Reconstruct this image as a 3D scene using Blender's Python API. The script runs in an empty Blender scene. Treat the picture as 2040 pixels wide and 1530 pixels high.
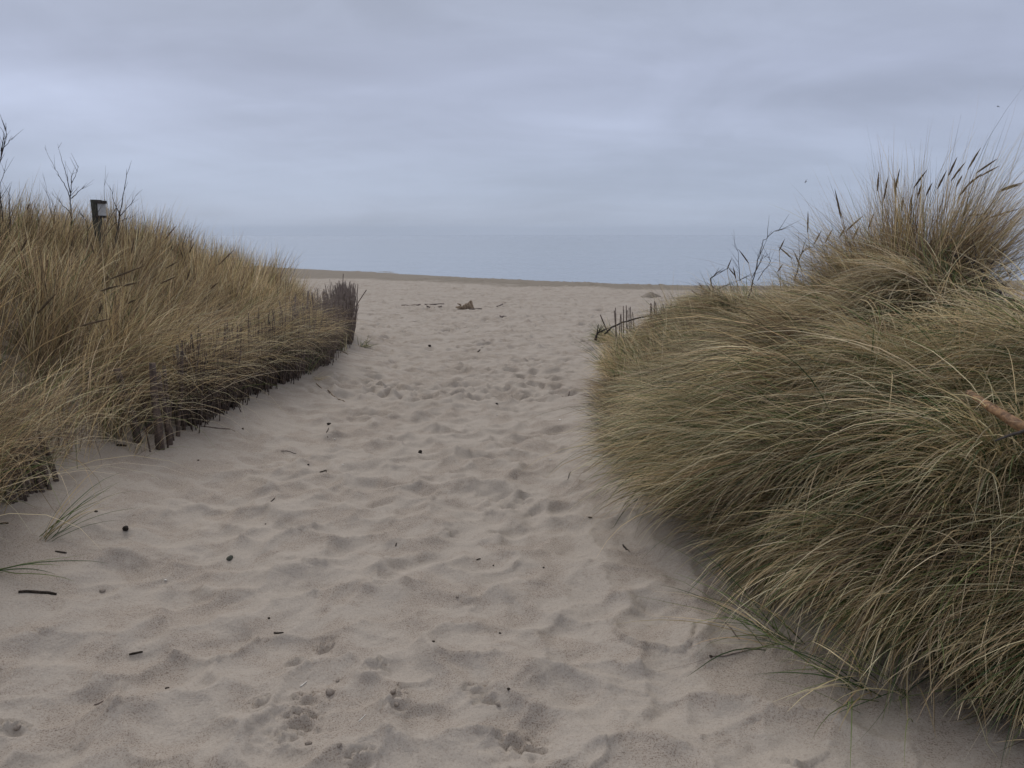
import bpy, math, random
import numpy as np
from mathutils import Vector, Matrix

random.seed(11)
RNG = np.random.default_rng(11)
R = math.radians
SC = bpy.context.scene
COL = SC.collection

# ------------------------------------------------------------------ camera
EYE = Vector((0.0, 0.0, 1.6))
PITCH = R(11.0)
FPX = 1532.0
cam_d = bpy.data.cameras.new('camera')
cam_d.sensor_width = 36.0
cam_d.lens = FPX / 2040.0 * 36.0
cam_d.clip_start = 0.05
cam_d.clip_end = 60000.0
cam = bpy.data.objects.new('camera', cam_d)
cam.location = EYE
cam.rotation_euler = (math.pi / 2 - PITCH, 0, 0)
COL.objects.link(cam)
SC.camera = cam

# ------------------------------------------------------------------ view / exposure
SC.view_settings.view_transform = 'Standard'
SC.view_settings.look = 'None'
SC.view_settings.gamma = 1.0
SC.view_settings.exposure = 0.15
SC.cycles.use_denoising = True
SC.cycles.denoising_input_passes = 'RGB_ALBEDO_NORMAL'
SC.cycles.denoising_prefilter = 'ACCURATE'
SC.cycles.sample_clamp_indirect = 3.0
SC.cycles.max_bounces = 6
SC.cycles.diffuse_bounces = 3
SC.cycles.glossy_bounces = 2
SC.cycles.transmission_bounces = 3
SC.cycles.transparent_max_bounces = 4
SC.cycles.volume_bounces = 1

# ------------------------------------------------------------------ sun (hidden behind the overcast)
SUN_EL, SUN_AZ = R(40), R(-20)          # azimuth from +Y, towards -X
sd = Vector((math.sin(SUN_AZ) * math.cos(SUN_EL), math.cos(SUN_AZ) * math.cos(SUN_EL), math.sin(SUN_EL)))
sun_d = bpy.data.lights.new('sun', 'SUN')
sun_d.energy = 1.25
sun_d.angle = R(24)
sun_d.color = (1.0, 0.95, 0.88)
sun = bpy.data.objects.new('sun', sun_d)
sun.rotation_euler = sd.to_track_quat('Z', 'Y').to_euler()
COL.objects.link(sun)


# ------------------------------------------------------------------ node helper
class NT:
    def __init__(s, tree):
        s.t = tree; s.n = tree.nodes; s.l = tree.links; s.n.clear()

    def add(s, typ, **kw):
        nd = s.n.new(typ)
        for k, v in kw.items():
            setattr(nd, k, v)
        return nd

    def put(s, sock, v):
        if v is None:
            return
        if isinstance(v, bpy.types.NodeSocket):
            s.l.new(v, sock)
        else:
            sock.default_value = v

    def m(s, op, a, b=None, c=None, clamp=False):
        nd = s.add('ShaderNodeMath', operation=op, use_clamp=clamp)
        s.put(nd.inputs[0], a); s.put(nd.inputs[1], b); s.put(nd.inputs[2], c)
        return nd.outputs[0]

    def mix(s, f, a, b, mode='MIX'):
        nd = s.add('ShaderNodeMix', data_type='RGBA', blend_type=mode)
        s.put(nd.inputs[0], f)
        s.put(nd.inputs[6], (*a, 1) if isinstance(a, tuple) and len(a) == 3 else a)
        s.put(nd.inputs[7], (*b, 1) if isinstance(b, tuple) and len(b) == 3 else b)
        return nd.outputs[2]

    def noise(s, vec, scale, detail=2.0, rough=0.5, dist=0.0):
        nd = s.add('ShaderNodeTexNoise')
        s.put(nd.inputs['Vector'], vec)
        nd.inputs['Scale'].default_value = scale
        nd.inputs['Detail'].default_value = detail
        nd.inputs['Roughness'].default_value = rough
        nd.inputs['Distortion'].default_value = dist
        return nd.outputs['Fac']

    def ramp(s, f, a, b, lo=0.0, hi=1.0, smooth=True):
        nd = s.add('ShaderNodeMapRange', interpolation_type='SMOOTHSTEP' if smooth else 'LINEAR')
        s.put(nd.inputs[0], f)
        for i, v in enumerate((a, b, lo, hi)):
            nd.inputs[i + 1].default_value = v
        return nd.outputs[0]

    def scalev(s, vec, sc):
        nd = s.add('ShaderNodeVectorMath', operation='MULTIPLY')
        s.put(nd.inputs[0], vec); nd.inputs[1].default_value = sc
        return nd.outputs[0]


# ------------------------------------------------------------------ world: overcast over a Nishita sky
world = bpy.data.worlds.new("World")
SC.world = world
world.use_nodes = True
W = NT(world.node_tree)
tc = W.add('ShaderNodeTexCoord')
sep = W.add('ShaderNodeSeparateXYZ')
W.l.new(tc.outputs['Generated'], sep.inputs[0])
dx, dy, dz = sep.outputs
zc = W.m('MAXIMUM', dz, 0.0)
den = W.m('ADD', zc, 0.15)
px = W.m('DIVIDE', dx, den)
py = W.m('DIVIDE', dy, den)
comb = W.add('ShaderNodeCombineXYZ')
W.put(comb.inputs[0], px); W.put(comb.inputs[1], py); comb.inputs[2].default_value = 3.7
n1 = W.noise(W.scalev(comb.outputs[0], (0.55, 0.85, 1)), 1.0, 3.0, 0.5, 0.3)
n2 = W.noise(W.scalev(comb.outputs[0], (1.3, 2.6, 1)), 1.0, 4.0, 0.6, 0.5)
n3 = W.noise(W.scalev(tc.outputs['Generated'], (2.6, 2.6, 9.0)), 1.0, 5.0, 0.55, 0.8)
cl = W.m('ADD', W.m('ADD', W.m('MULTIPLY', n1, 0.30), W.m('MULTIPLY', n2, 0.2)), W.m('MULTIPLY', n3, 0.5))
# base colour by height: blue-grey above the horizon, greyer higher, bright at the zenith
SKYC = [(0.00, (0.385, 0.445, 0.570)), (0.05, (0.368, 0.428, 0.560)), (0.12, (0.395, 0.443, 0.580)),
        (0.19, (0.387, 0.428, 0.560)), (0.28, (0.350, 0.388, 0.490)), (0.50, (0.40, 0.42, 0.46)), (1.0, (0.565, 0.545, 0.53))]
cr = W.add('ShaderNodeValToRGB')
W.put(cr.inputs[0], zc)
els = cr.color_ramp.elements
while len(els) < len(SKYC):
    els.new(0.5)
for e, (p, c) in zip(els, SKYC):
    e.position = p; e.color = (*c, 1)
base = cr.outputs[0]


def spot(x0, z0, sx, sz, amp):
    """a soft brighter or darker part of the cloud layer; x0 = x/y of its direction, z0 = its height"""
    a = W.m('DIVIDE', W.m('SUBTRACT', W.m('DIVIDE', dx, W.m('MAXIMUM', dy, 0.05)), x0), sx)
    b = W.m('DIVIDE', W.m('SUBTRACT', dz, z0), sz)
    r2 = W.m('ADD', W.m('MULTIPLY', a, a), W.m('MULTIPLY', b, b))
    return W.m('MULTIPLY', W.m('EXPONENT', W.m('MULTIPLY', r2, -1.0)), amp)


sp = spot(-0.60, 0.150, 0.22, 0.030, 0.30)
for args in ((-0.30, 0.19, 0.22, 0.022, -0.07), (-0.36, 0.135, 0.16, 0.02, -0.06), (-0.12, 0.10, 0.2, 0.02, -0.04), (0.55, 0.155, 0.30, 0.022, -0.13), (0.62, 0.27, 0.22, 0.03, 0.16),
             (-0.08, 0.190, 0.14, 0.03, 0.06), (0.13, 0.130, 0.10, 0.010, 0.05), (-0.52, 0.085, 0.2, 0.03, 0.08)):
    sp = W.m('ADD', sp, spot(*args))
gain = W.m('ADD', W.m('ADD', W.ramp(cl, 0.36, 0.64, 0.90, 1.11), sp), 0.0)
hs = W.add('ShaderNodeVectorMath', operation='SCALE')
W.put(hs.inputs[0], base); W.put(hs.inputs['Scale'], gain)
clouds = W.add('ShaderNodeBackground')
W.put(clouds.inputs[0], hs.outputs[0]); clouds.inputs[1].default_value = 1.0
sky = W.add('ShaderNodeTexSky', sky_type='NISHITA', sun_disc=False)
sky.sun_elevation = SUN_EL
sky.sun_rotation = SUN_AZ
bg2 = W.add('ShaderNodeBackground')
W.put(bg2.inputs[0], sky.outputs[0]); bg2.inputs[1].default_value = 0.08
mx = W.add('ShaderNodeMixShader')
mx.inputs[0].default_value = 0.06
W.l.new(clouds.outputs[0], mx.inputs[1]); W.l.new(bg2.outputs[0], mx.inputs[2])
wo = W.add('ShaderNodeOutputWorld')
W.l.new(mx.outputs[0], wo.inputs[0])


# ------------------------------------------------------------------ small tools
def tag(o, label=None, cat=None, group=None, kind=None):
    if label: o['label'] = label
    if cat: o['category'] = cat
    if group: o['group'] = group
    if kind: o['kind'] = kind
    return o


def empty(name, loc=(0, 0, 0)):
    o = bpy.data.objects.new(name, None)
    o.empty_display_size = 0.1
    o.location = loc
    COL.objects.link(o)
    return o


def link(name, me, mat, parent=None, smooth=True):
    o = bpy.data.objects.new(name, me)
    if mat is not None:
        me.materials.append(mat)
    COL.objects.link(o)
    if parent is not None:
        o.parent = parent
        o.matrix_parent_inverse = Matrix.Translation(parent.location).inverted()
    if smooth:
        me.polygons.foreach_set('use_smooth', np.ones(len(me.polygons), dtype=bool))
    return o


def mesh_np(name, V, Q, colors=None, extra=None):
    """mesh from a numpy vertex array and a quad (or tri) index array"""
    V = np.ascontiguousarray(V, dtype=np.float32).reshape(-1, 3)
    k = Q.shape[1]
    me = bpy.data.meshes.new(name)
    me.vertices.add(len(V)); me.vertices.foreach_set('co', V.ravel())
    me.loops.add(Q.size); me.loops.foreach_set('vertex_index', np.ascontiguousarray(Q, dtype=np.int32).ravel())
    me.polygons.add(len(Q))
    me.polygons.foreach_set('loop_start', np.arange(0, Q.size, k, dtype=np.int32))
    me.update(calc_edges=True)
    if colors is not None:
        at = me.color_attributes.new('tint', 'FLOAT_COLOR', 'POINT')
        c4 = np.ones((len(V), 4), dtype=np.float32); c4[:, :3] = colors
        at.data.foreach_set('color', c4.ravel())
    for nm, arr in (extra or {}).items():
        at = me.attributes.new(nm, 'FLOAT', 'POINT')
        at.data.foreach_set('value', np.ascontiguousarray(arr, dtype=np.float32).ravel())
    return me


class Noise:
    def __init__(s, seed):
        s.t = np.random.default_rng(seed).random((256, 256)).astype(np.float64) * 2 - 1

    def __call__(s, x, y):
        x = np.asarray(x, dtype=np.float64); y = np.asarray(y, dtype=np.float64)
        xi = np.floor(x).astype(np.int64); yi = np.floor(y).astype(np.int64)
        fx = x - xi; fy = y - yi
        fx = fx * fx * fx * (fx * (fx * 6 - 15) + 10); fy = fy * fy * fy * (fy * (fy * 6 - 15) + 10)
        x0 = xi & 255; x1 = (xi + 1) & 255; y0 = yi & 255; y1 = (yi + 1) & 255
        t = s.t
        a = t[x0, y0] * (1 - fx) + t[x1, y0] * fx
        b = t[x0, y1] * (1 - fx) + t[x1, y1] * fx
        return a * (1 - fy) + b * fy


NA, NB, NC, ND = Noise(1), Noise(2), Noise(3), Noise(4)


def sst(x, a, b):
    t = np.clip((np.asarray(x, dtype=np.float64) - a) / (b - a), 0, 1)
    return t * t * (3 - 2 * t)


# ------------------------------------------------------------------ terrain heights
SHORE = np.array([(-400, 330), (-120, 150), (-40, 88), (-18, 69), (-11, 63), (0, 49.5), (5.3, 45.5), (11, 43), (20, 44), (38, 55), (60, 78), (150, 150), (500, 400)], float)
BAND = np.array([(-400, 280), (-120, 120), (-30, 54), (-11, 42.5), (0, 36.8), (8, 32.5), (20, 32), (40, 40), (60, 60), (150, 130), (500, 370)], float)
FENCE = np.array([(-5, -2.6), (3.0, -2.62), (3.8, -2.62), (5.7, -2.62), (7, -2.6), (9, -2.5), (11, -2.65), (14.0, -3.1), (17.0, -3.88), (22, -5)], float)
EDGE = np.array([(-5, 2.6), (1.5, 1.95), (2.3, 1.60), (3.4, 1.12), (4.4, 0.86), (5.4, 0.72), (6.5, 0.80), (8, 0.95), (9.5, 1.05), (12, 1.7), (15, 2.8), (20, 5)], float)


def shore(x): return np.interp(x, SHORE[:, 0], SHORE[:, 1])
def band(x): return np.interp(x, BAND[:, 0], BAND[:, 1])
def fencex(y): return np.interp(y, FENCE[:, 0], FENCE[:, 1]) + 0.07 * NA(np.asarray(y, dtype=float) * 1.1, 3.3) + 0.03 * NB(np.asarray(y, dtype=float) * 3.1, 1.3)
def edgex(y): return np.interp(y, EDGE[:, 0], EDGE[:, 1])


def H0(x, y):
    """large shape of the land"""
    x = np.asarray(x, dtype=np.float64); y = np.asarray(y, dtype=np.float64)
    z = -0.78 * sst(y, 3.0, 24.0)
    # left bank and dune
    d = fencex(y) - x
    fl = 1 - sst(y, 15.0, 20.5)
    z = z + 0.20 * sst(d, -1.1, 0.15) * (1 - sst(y, 12, 18))
    A = (1.0 - 0.25 * (1 - sst(d, 0.2, 2.0)) * sst(y, 9, 12) + 0.36 * sst(d, 1.0, 3.6) * (1 - 0.55 * sst(y, 9, 15)) + 0.10 * NA(x * 0.35 + 9, y * 0.3)) * fl
    z = z + A * (1 - np.exp(-(np.maximum(d, 0) / 1.45) ** 1.5))
    # right dune
    e = x - edgex(y)
    fr = 1 - sst(y, 8.5, 13.5)
    g1 = np.exp(-((x - 2.9) / np.where(x < 2.9, 0.56, 0.58)) ** 2 - ((y - 5.7) / np.where(y < 5.7, 1.12, 1.35)) ** 2)
    g2 = np.exp(-((x - 2.2) / 1.0) ** 2 - ((y - 8.2) / 1.6) ** 2)
    wide = 1.55 + 0.9 * sst(y, 4.6, 6.5) - 0.7 * sst(y, 7.4, 9.0)
    body = sst(e / wide, -0.08, 1.0)
    z = z + body * fr * (0.62 + 0.11 * NC(x * 2.1 + 7, y * 2.1) - 0.18 * sst(y, 4.8, 6.6) + 0.40 * sst(y, 7.6, 9.4) + 0.06 * NB(x * 0.5, y * 0.5)) + sst(e, 0.1, 1.4) * 0.56 * g1
    z = z + 0.07 * sst(e, -0.9, 0.1) * fr + 0.44 * np.exp(-((x - 4.15) / 0.85) ** 2 - ((y - 6.0) / 1.2) ** 2)
    # berm and the fall to the sea
    ys = shore(x); yb = band(x)
    t = np.clip((y - yb) / np.maximum(ys - yb, 1), 0, 3)
    z = z + 0.07 * np.exp(-((t - 0.18) / 0.16) ** 2) - 0.60 * sst(t, 0.3, 1.05) - 1.5 * sst(t, 1.0, 2.2)
    # rolling
    z = z + 0.05 * NB(x * 0.33 + 3, y * 0.25) * sst(y, 1, 8)
    return z


# grid: finer close by
ratio = 0.0046
yr = [0.8]
while yr[-1] < 95:
    yr.append(yr[-1] * (1 + ratio))
near = np.array(yr)
back = -np.geomspace(0.05, 60, 46)[::-1] + 0.8
far = np.geomspace(97, 700, 40)
ROWS = np.concatenate([back, near, far])
tin = np.linspace(-1, 1, 901)
tout = 1 + np.geomspace(0.01, 13, 44)
TT = np.concatenate([-tout[::-1], tin, tout])
WR = np.where(ROWS < 0.8, 2.96, 2.2 + 0.95 * ROWS)
GX = TT[None, :] * WR[:, None]
GY = np.repeat(ROWS[:, None], len(TT), 1)
GZ = H0(GX, GY)

# domain-warped coordinates so that no print is a clean ellipse
WX = GX + 0.055 * NA(GX * 4.1, GY * 4.1) + 0.025 * NB(GX * 11, GY * 11)
WY = GY + 0.055 * NC(GX * 4.1 + 5, GY * 4.1) + 0.025 * ND(GX * 11, GY * 11)
fine = (1 - sst(GY, 60, 90)) * sst(GY, 0.5, 1.2)
dl = GX - fencex(GY); dr = edgex(GY) - GX
trod = sst(dl, 0.1, 1.3) * sst(dr, -0.2, 0.9)
beach = sst(GY, 10, 17)
trod = np.maximum(trod, beach * (1 - 0.8 * sst(GY - band(GX), -2, 4)))
# soft humps
hum = (0.016 * NA(WX * 2.3, WY * 2.3) + 0.012 * NB(WX * 4.7, WY * 4.7) + 0.005 * NC(WX * 10, WY * 10) + 0.0022 * ND(WX * 26, WY * 26)
       + 0.0012 * NA(WX * 60, WY * 60))
GZ += hum * fine * (0.35 + 0.65 * trod)


def rc(x0, x1, y0, y1):
    r0, r1 = np.searchsorted(ROWS, (y0, y1))
    if r1 <= r0:
        return None
    w = WR[r0:r1]
    ta = min(x0 / w.min(), x0 / w.max()); tb = max(x1 / w.min(), x1 / w.max())
    c0, c1 = np.searchsorted(TT, (ta, tb))
    if c1 <= c0:
        return None
    return slice(r0, r1), slice(c0, c1)


def dent(x, y, a, b, ang, dep, rim=0.32, sharp=1.0, off=0.0):
    m = max(a, b) * 2.4 + 0.1
    k = rc(x - m, x + m, y - m, y + m)
    if k is None:
        return
    ux, uy = math.cos(ang), math.sin(ang)
    X = WX[k] - x; Y = WY[k] - y
    p = (X * ux + Y * uy) / a; q = (-X * uy + Y * ux) / b
    r = np.sqrt(p * p + q * q + 1e-9)
    GZ[k] += -dep * np.exp(-(r ** (2.0 * sharp)) * 1.3) + rim * dep * np.exp(-((r - 1.28) / 0.33) ** 2) * (1 + off * p)


def cells(x, y, size, seed):
    gx, gy = np.floor(x / size), np.floor(y / size)
    tab = np.random.default_rng(seed).random((128, 128, 3))
    d1 = np.full(x.shape, 9.0); dep = np.zeros(x.shape)
    for i in (-1, 0, 1):
        for j in (-1, 0, 1):
            cx_ = (gx + i).astype(np.int64); cy_ = (gy + j).astype(np.int64)
            t = tab[cx_ & 127, cy_ & 127]
            d = np.hypot(cx_ + 0.5 + (t[..., 0] - 0.5) * 0.95 - x / size, cy_ + 0.5 + (t[..., 1] - 0.5) * 0.95 - y / size)
            k = d < d1
            d1 = np.where(k, d, d1); dep = np.where(k, t[..., 2], dep)
    return np.clip(d1, 0, 0.85) ** 2.0 * (0.55 + 0.45 * dep)


patch = 0.70 + 0.30 * sst(NA(GX * 0.9 + 40, GY * 0.9), -0.5, 0.4)
GZ += cells(WX, WY, 0.215, 3) * 0.105 * fine * trod * patch * (1 - 0.35 * sst(GY, 9, 13))
GZ += cells(WX * 1.0 + 3, WY, 0.15, 8) * 0.013 * fine * trod * (1 - 0.6 * patch + 0.8 * sst(GY, 7, 11))
rr = random.Random(5)
for i in range(3600):
    if i < 330:
        y = 1.3 + 10.5 * rr.random() ** 1.15
        x = fencex(y) + 0.5 + rr.random() * (edgex(y) - fencex(y) - 0.7)
        mid = (fencex(y) + edgex(y)) / 2 + 0.1
        if abs(x - mid) > 1.35 and rr.random() < 0.6:
            continue
        s = rr.uniform(0.75, 1.2)
        dent(x, y, 0.17 * s, 0.105 * s, math.pi / 2 + rr.gauss(0, 0.6), rr.uniform(0.008, 0.024), 0.35, rr.uniform(0.8, 1.15), rr.uniform(-0.6, 0.6))
    else:
        y = 8 + 34 * rr.random() ** 1.5
        x = rr.gauss(0.0, 1.0) * (1.4 + 0.42 * (y - 6)) - 0.3
        if y < 17 and (x < fencex(y) + 0.5 or x > edgex(y) - 0.3):
            continue
        s = rr.uniform(0.6, 1.15)
        dent(x, y, 0.16 * s, 0.10 * s, rr.uniform(0, 3.14), rr.uniform(0.03, 0.08) * (0.4 + 0.6 * float(sst(y, 11, 19))), 0.5, rr.uniform(1.2, 2.4), rr.uniform(-0.8, 0.8))


def bilinear(x, y, Z):
    x = np.asarray(x, dtype=np.float64); y = np.asarray(y, dtype=np.float64)
    r = np.clip(np.searchsorted(ROWS, y) - 1, 0, len(ROWS) - 2)
    fy = np.clip((y - ROWS[r]) / (ROWS[r + 1] - ROWS[r]), 0, 1)

    def row(rw):
        t = x / WR[rw]
        c = np.clip(np.searchsorted(TT, t) - 1, 0, len(TT) - 2)
        fx = np.clip((t - TT[c]) / (TT[c + 1] - TT[c]), 0, 1)
        return Z[rw, c] * (1 - fx) + Z[rw, c + 1] * fx
    return row(r) * (1 - fy) + row(r + 1) * fy


def HF(x, y): return bilinear(x, y, GZ)


def ray(u, v):
    c = Vector(((u - 1020) / FPX, (765 - v) / FPX, 1))
    F = Vector((0, math.cos(PITCH), -math.sin(PITCH))); U = Vector((0, math.sin(PITCH), math.cos(PITCH)))
    return Vector((1, 0, 0)) * c.x + U * c.y + F


def ground(u, v, far=120.0):
    """where the sight line through a point of the photograph meets the sand"""
    d = ray(u, v)
    s = np.geomspace(0.8, far, 3000)
    z = EYE.z + d.z * s
    h = HF(d.x * s, d.y * s)
    k = np.argmax(z < h)
    if not (z < h).any():
        k = len(s) - 1
    return Vector((d.x * s[k], d.y * s[k], float(h[k])))


def at(u, v, Y):
    d = ray(u, v)
    return EYE + d * (Y / d.y)


# crisp, freshly broken marks in the sand: paw prints, dug and crumbled places
def crumble(u, v, rad, amp, freq, seed=0, ex=1.0):
    g = ground(u, v)
    k = rc(g.x - rad * 2.2 * ex, g.x + rad * 2.2 * ex, g.y - rad * 2.2, g.y + rad * 2.2)
    if k is None:
        return
    X = (GX[k] - g.x) / ex; Y = GY[k] - g.y
    m = np.exp(-((X * X + Y * Y) / rad ** 2) ** 1.5)
    n = ND(GX[k] * freq + seed, GY[k] * freq) + 0.5 * NC(GX[k] * freq * 2.1, GY[k] * freq * 2.1 + seed)
    GZ[k] += m * (amp * np.clip(n, -0.9, 0.9) - amp * 0.55)


def paw(u, v, ang, s=1.0, dep=0.016):
    g = ground(u, v)
    for (px_, py_, a, b) in ((0, 0, 0.026, 0.02), (-0.03, 0.032, 0.012, 0.009), (-0.011, 0.045, 0.013, 0.009), (0.012, 0.045, 0.013, 0.009), (0.031, 0.031, 0.012, 0.009)):
        x = g.x + (px_ * math.cos(ang) - py_ * math.sin(ang)) * s
        y = g.y + (px_ * math.sin(ang) + py_ * math.cos(ang)) * s
        k = rc(x - 0.08, x + 0.08, y - 0.08, y + 0.08)
        if k is None:
            continue
        r2 = ((GX[k] - x) / (a * s)) ** 2 + ((GY[k] - y) / (b * s)) ** 2
        GZ[k] += -dep * np.exp(-r2 ** 1.5) + 0.5 * dep * np.exp(-((np.sqrt(r2) - 1.5) / 0.4) ** 2)


crumble(1010, 998, 0.15, 0.022, 26, 3, 1.5)
crumble(1045, 1008, 0.09, 0.018, 34, 9, 1.3)
crumble(690, 940, 0.10, 0.014, 24, 5, 1.4)
crumble(693, 832, 0.10, 0.02, 14, 8)
crumble(590, 1445, 0.13, 0.013, 42, 1)
crumble(1045, 1495, 0.10, 0.016, 30, 6, 1.3)
crumble(405, 1110, 0.06, 0.008, 40, 7, 1.4)
crumble(640, 1292, 0.05, 0.010, 50, 4)
crumble(1035, 820, 0.12, 0.016, 20, 14, 1.4)
for (u, v) in ((1050, 840), (1045, 862), (1020, 880), (1040, 893), (1065, 905), (1080, 700), (900, 690), (975, 700), (1010, 715),
               (880, 640), (1030, 645), (880, 690), (960, 730), (1070, 740), (850, 720)):
    crumble(u, v, 0.08, 0.015 if v > 780 else 0.02, 17, u)
for a in ((648, 1300, 0.3, 1.1), (737, 1325, -0.6, 1.2), (955, 1382, 0.5, 1.2), (972, 1400, 1.2, 1.0), (584, 1325, -0.5, 1.2), (600, 1450, 0.3, 1.3),
          (570, 1470, 0.1, 1.1), (905, 1070, 0.4, 1.0), (1030, 1490, 0.2, 1.5), (785, 1385, 0, 1.0), (790, 1405, 1, 0.9), (1060, 1500, 1.4, 1.1), (720, 1525, 0.3, 1.1),
          (20, 1460, 0.3, 1.2), (520, 1405, 0.4, 1.0), (615, 1400, 0.6, 1.1)):
    paw(*a)
# the scrape round the driftwood and the low heap near the waterline
gd = ground(925, 614)
for k_ in range(26):
    dent(gd.x - 1.2 + rr.gauss(0, 0.75), gd.y - 0.1 + rr.gauss(0, 0.3), 0.13, 0.09, rr.uniform(0, 3), rr.uniform(0.03, 0.08), 0.6, 1.6)
gh = ground(1296, 592)

# attributes of the ground: coarse wet band, litter below the dune grass
wet = sst(GY - band(GX) + 1.1 * NA(GX * 0.35, GY * 0.8) + 0.5 * NB(GX * 1.5, GY * 2.5), -0.6, 0.9)
litter = np.maximum(sst(fencex(GY) - GX, 0.15, 1.0) * (1 - sst(GY, 16.5, 18.5)),
                    sst(GX - edgex(GY) + 0.25 * NA(GX * 3, GY * 3), 0.55, 1.2) * (1 - sst(GY, 10, 12.5)) * (1 - 0.85 * sst(GX, 3.9, 4.6)))
NR, NCc = GX.shape
idx = np.arange(NR * NCc).reshape(NR, NCc)
Q = np.stack([idx[:-1, :-1], idx[:-1, 1:], idx[1:, 1:], idx[1:, :-1]], -1).reshape(-1, 4)
V = np.stack([GX, GY, GZ], -1).reshape(-1, 3)


def new_mat(name):
    m = bpy.data.materials.new(name)
    m.use_nodes = True
    return m, NT(m.node_tree)


def finish(N, bsdf):
    o = N.add('ShaderNodeOutputMaterial')
    N.l.new(bsdf, o.inputs[0])


def sand_material():
    m, N = new_mat('dune_sand')
    tcn = N.add('ShaderNodeTexCoord'); P = tcn.outputs['Object']
    wetn = N.add('ShaderNodeAttribute', attribute_name='wet').outputs['Fac']
    lit = N.add('ShaderNodeAttribute', attribute_name='litter').outputs['Fac']
    big = N.noise(P, 1.3, 3, 0.55, 0.6)
    med = N.noise(P, 4.2, 3, 0.55, 0.4)
    grain = N.noise(P, 230, 2, 0.7)
    grain2 = N.noise(P, 90, 2, 0.7)
    coarse = N.ramp(N.m('ADD', N.m('MULTIPLY', big, 0.4), N.m('MULTIPLY', med, 0.6)), 0.46, 0.57)
    c = N.mix(coarse, (0.418, 0.374, 0.334), (0.385, 0.338, 0.298))
    # single darker and paler grains, more of them where the sand is coarse
    dark = N.m('MULTIPLY', N.ramp(N.noise(P, 185, 2, 0.6), 0.50, 0.68), N.m('ADD', 0.35, N.m('MULTIPLY', coarse, 0.65)))
    c = N.mix(N.m('MULTIPLY', dark, 0.75), c, (0.145, 0.105, 0.082))
    c = N.mix(N.m('MULTIPLY', N.ramp(grain2, 0.56, 0.75), 0.35), c, (0.56, 0.52, 0.47))
    c = N.mix(N.m('MULTIPLY', N.ramp(grain2, 0.46, 0.30), 0.35), c, (0.24, 0.19, 0.16))
    bandc = N.mix(N.noise(N.scalev(P, (0.6, 2.2, 1)), 1.6, 4, 0.65), (0.165, 0.142, 0.118), (0.30, 0.265, 0.225))
    c = N.mix(N.m('MULTIPLY', wetn, 0.92), c, bandc)
    litc = N.mix(N.noise(P, 30, 3, 0.6), (0.06, 0.047, 0.032), (0.19, 0.15, 0.10))
    c = N.mix(N.m('MULTIPLY', lit, N.ramp(N.noise(P, 7, 3, 0.6), 0.35, 0.5, 0.55, 1.0)), c, litc)
    b = N.add('ShaderNodeBsdfPrincipled')
    N.put(b.inputs['Base Color'], c)
    b.inputs['Roughness'].default_value = 0.95
    b.inputs['Specular IOR Level'].default_value = 0.15
    bp = N.add('ShaderNodeBump'); bp.inputs['Strength'].default_value = 0.55; bp.inputs['Distance'].default_value = 0.004
    N.put(bp.inputs['Height'], N.m('ADD', N.m('MULTIPLY', grain, 0.6), N.m('MULTIPLY', grain2, 0.8)))
    bp2 = N.add('ShaderNodeBump'); bp2.inputs['Strength'].default_value = 0.4; bp2.inputs['Distance'].default_value = 0.03
    N.put(bp2.inputs['Height'], N.noise(P, 9, 4, 0.6, 0.5)); N.l.new(bp.outputs[0], bp2.inputs['Normal'])
    N.l.new(bp2.outputs[0], b.inputs['Normal'])
    finish(N, b.outputs[0])
    return m


M_SAND = sand_material()
me = mesh_np('sand_ground', V, Q, extra={'wet': wet, 'litter': litter})
sand = link('sand_ground', me, M_SAND)
tag(sand, 'pale trodden beach sand between two grassy dunes', kind='structure')

# ------------------------------------------------------------------ sea
SEA_Z = -1.35


def sea_material():
    m, N = new_mat('sea_water')
    tcn = N.add('ShaderNodeTexCoord'); P = tcn.outputs['Object']
    b = N.add('ShaderNodeBsdfPrincipled')
    c = N.mix(N.noise(N.scalev(P, (0.006, 0.03, 1)), 1.0, 3, 0.6), (0.20, 0.25, 0.32), (0.26, 0.31, 0.38))
    N.put(b.inputs['Base Color'], c)
    b.inputs['Roughness'].default_value = 0.12
    b.inputs['IOR'].default_value = 1.33
    w = N.m('ADD', N.m('MULTIPLY', N.noise(N.scalev(P, (0.25, 1.1, 1)), 1.0, 3, 0.6, 0.4), 1.0),
            N.m('MULTIPLY', N.noise(N.scalev(P, (0.03, 0.14, 1)), 1.0, 3, 0.6, 0.4), 3.0))
    bp = N.add('ShaderNodeBump'); bp.inputs['Strength'].default_value = 0.24; bp.inputs['Distance'].default_value = 0.10
    N.put(bp.inputs['Height'], w)
    N.l.new(bp.outputs[0], b.inputs['Normal'])
    finish(N, b.outputs[0])
    return m


sx = np.concatenate([-np.geomspace(40, 30000, 40)[::-1], np.linspace(-38, 38, 39), np.geomspace(40, 30000, 40)])
sy = np.concatenate([np.linspace(30, 200, 120), np.geomspace(205, 30000, 80)])
SX, SY = np.meshgrid(sx, sy)
SZ = SEA_Z + 0.03 * NA(SX * 0.03, SY * 0.22) * np.exp(-SY / 400) + 0.0 * SX
idx = np.arange(SX.size).reshape(SX.shape)
Qs = np.stack([idx[:-1, :-1], idx[:-1, 1:], idx[1:, 1:], idx[1:, :-1]], -1).reshape(-1, 4)
sea = link('sea', mesh_np('sea', np.stack([SX, SY, SZ], -1), Qs), sea_material())
tag(sea, 'calm grey blue sea fading into the sky', kind='structure')

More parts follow.
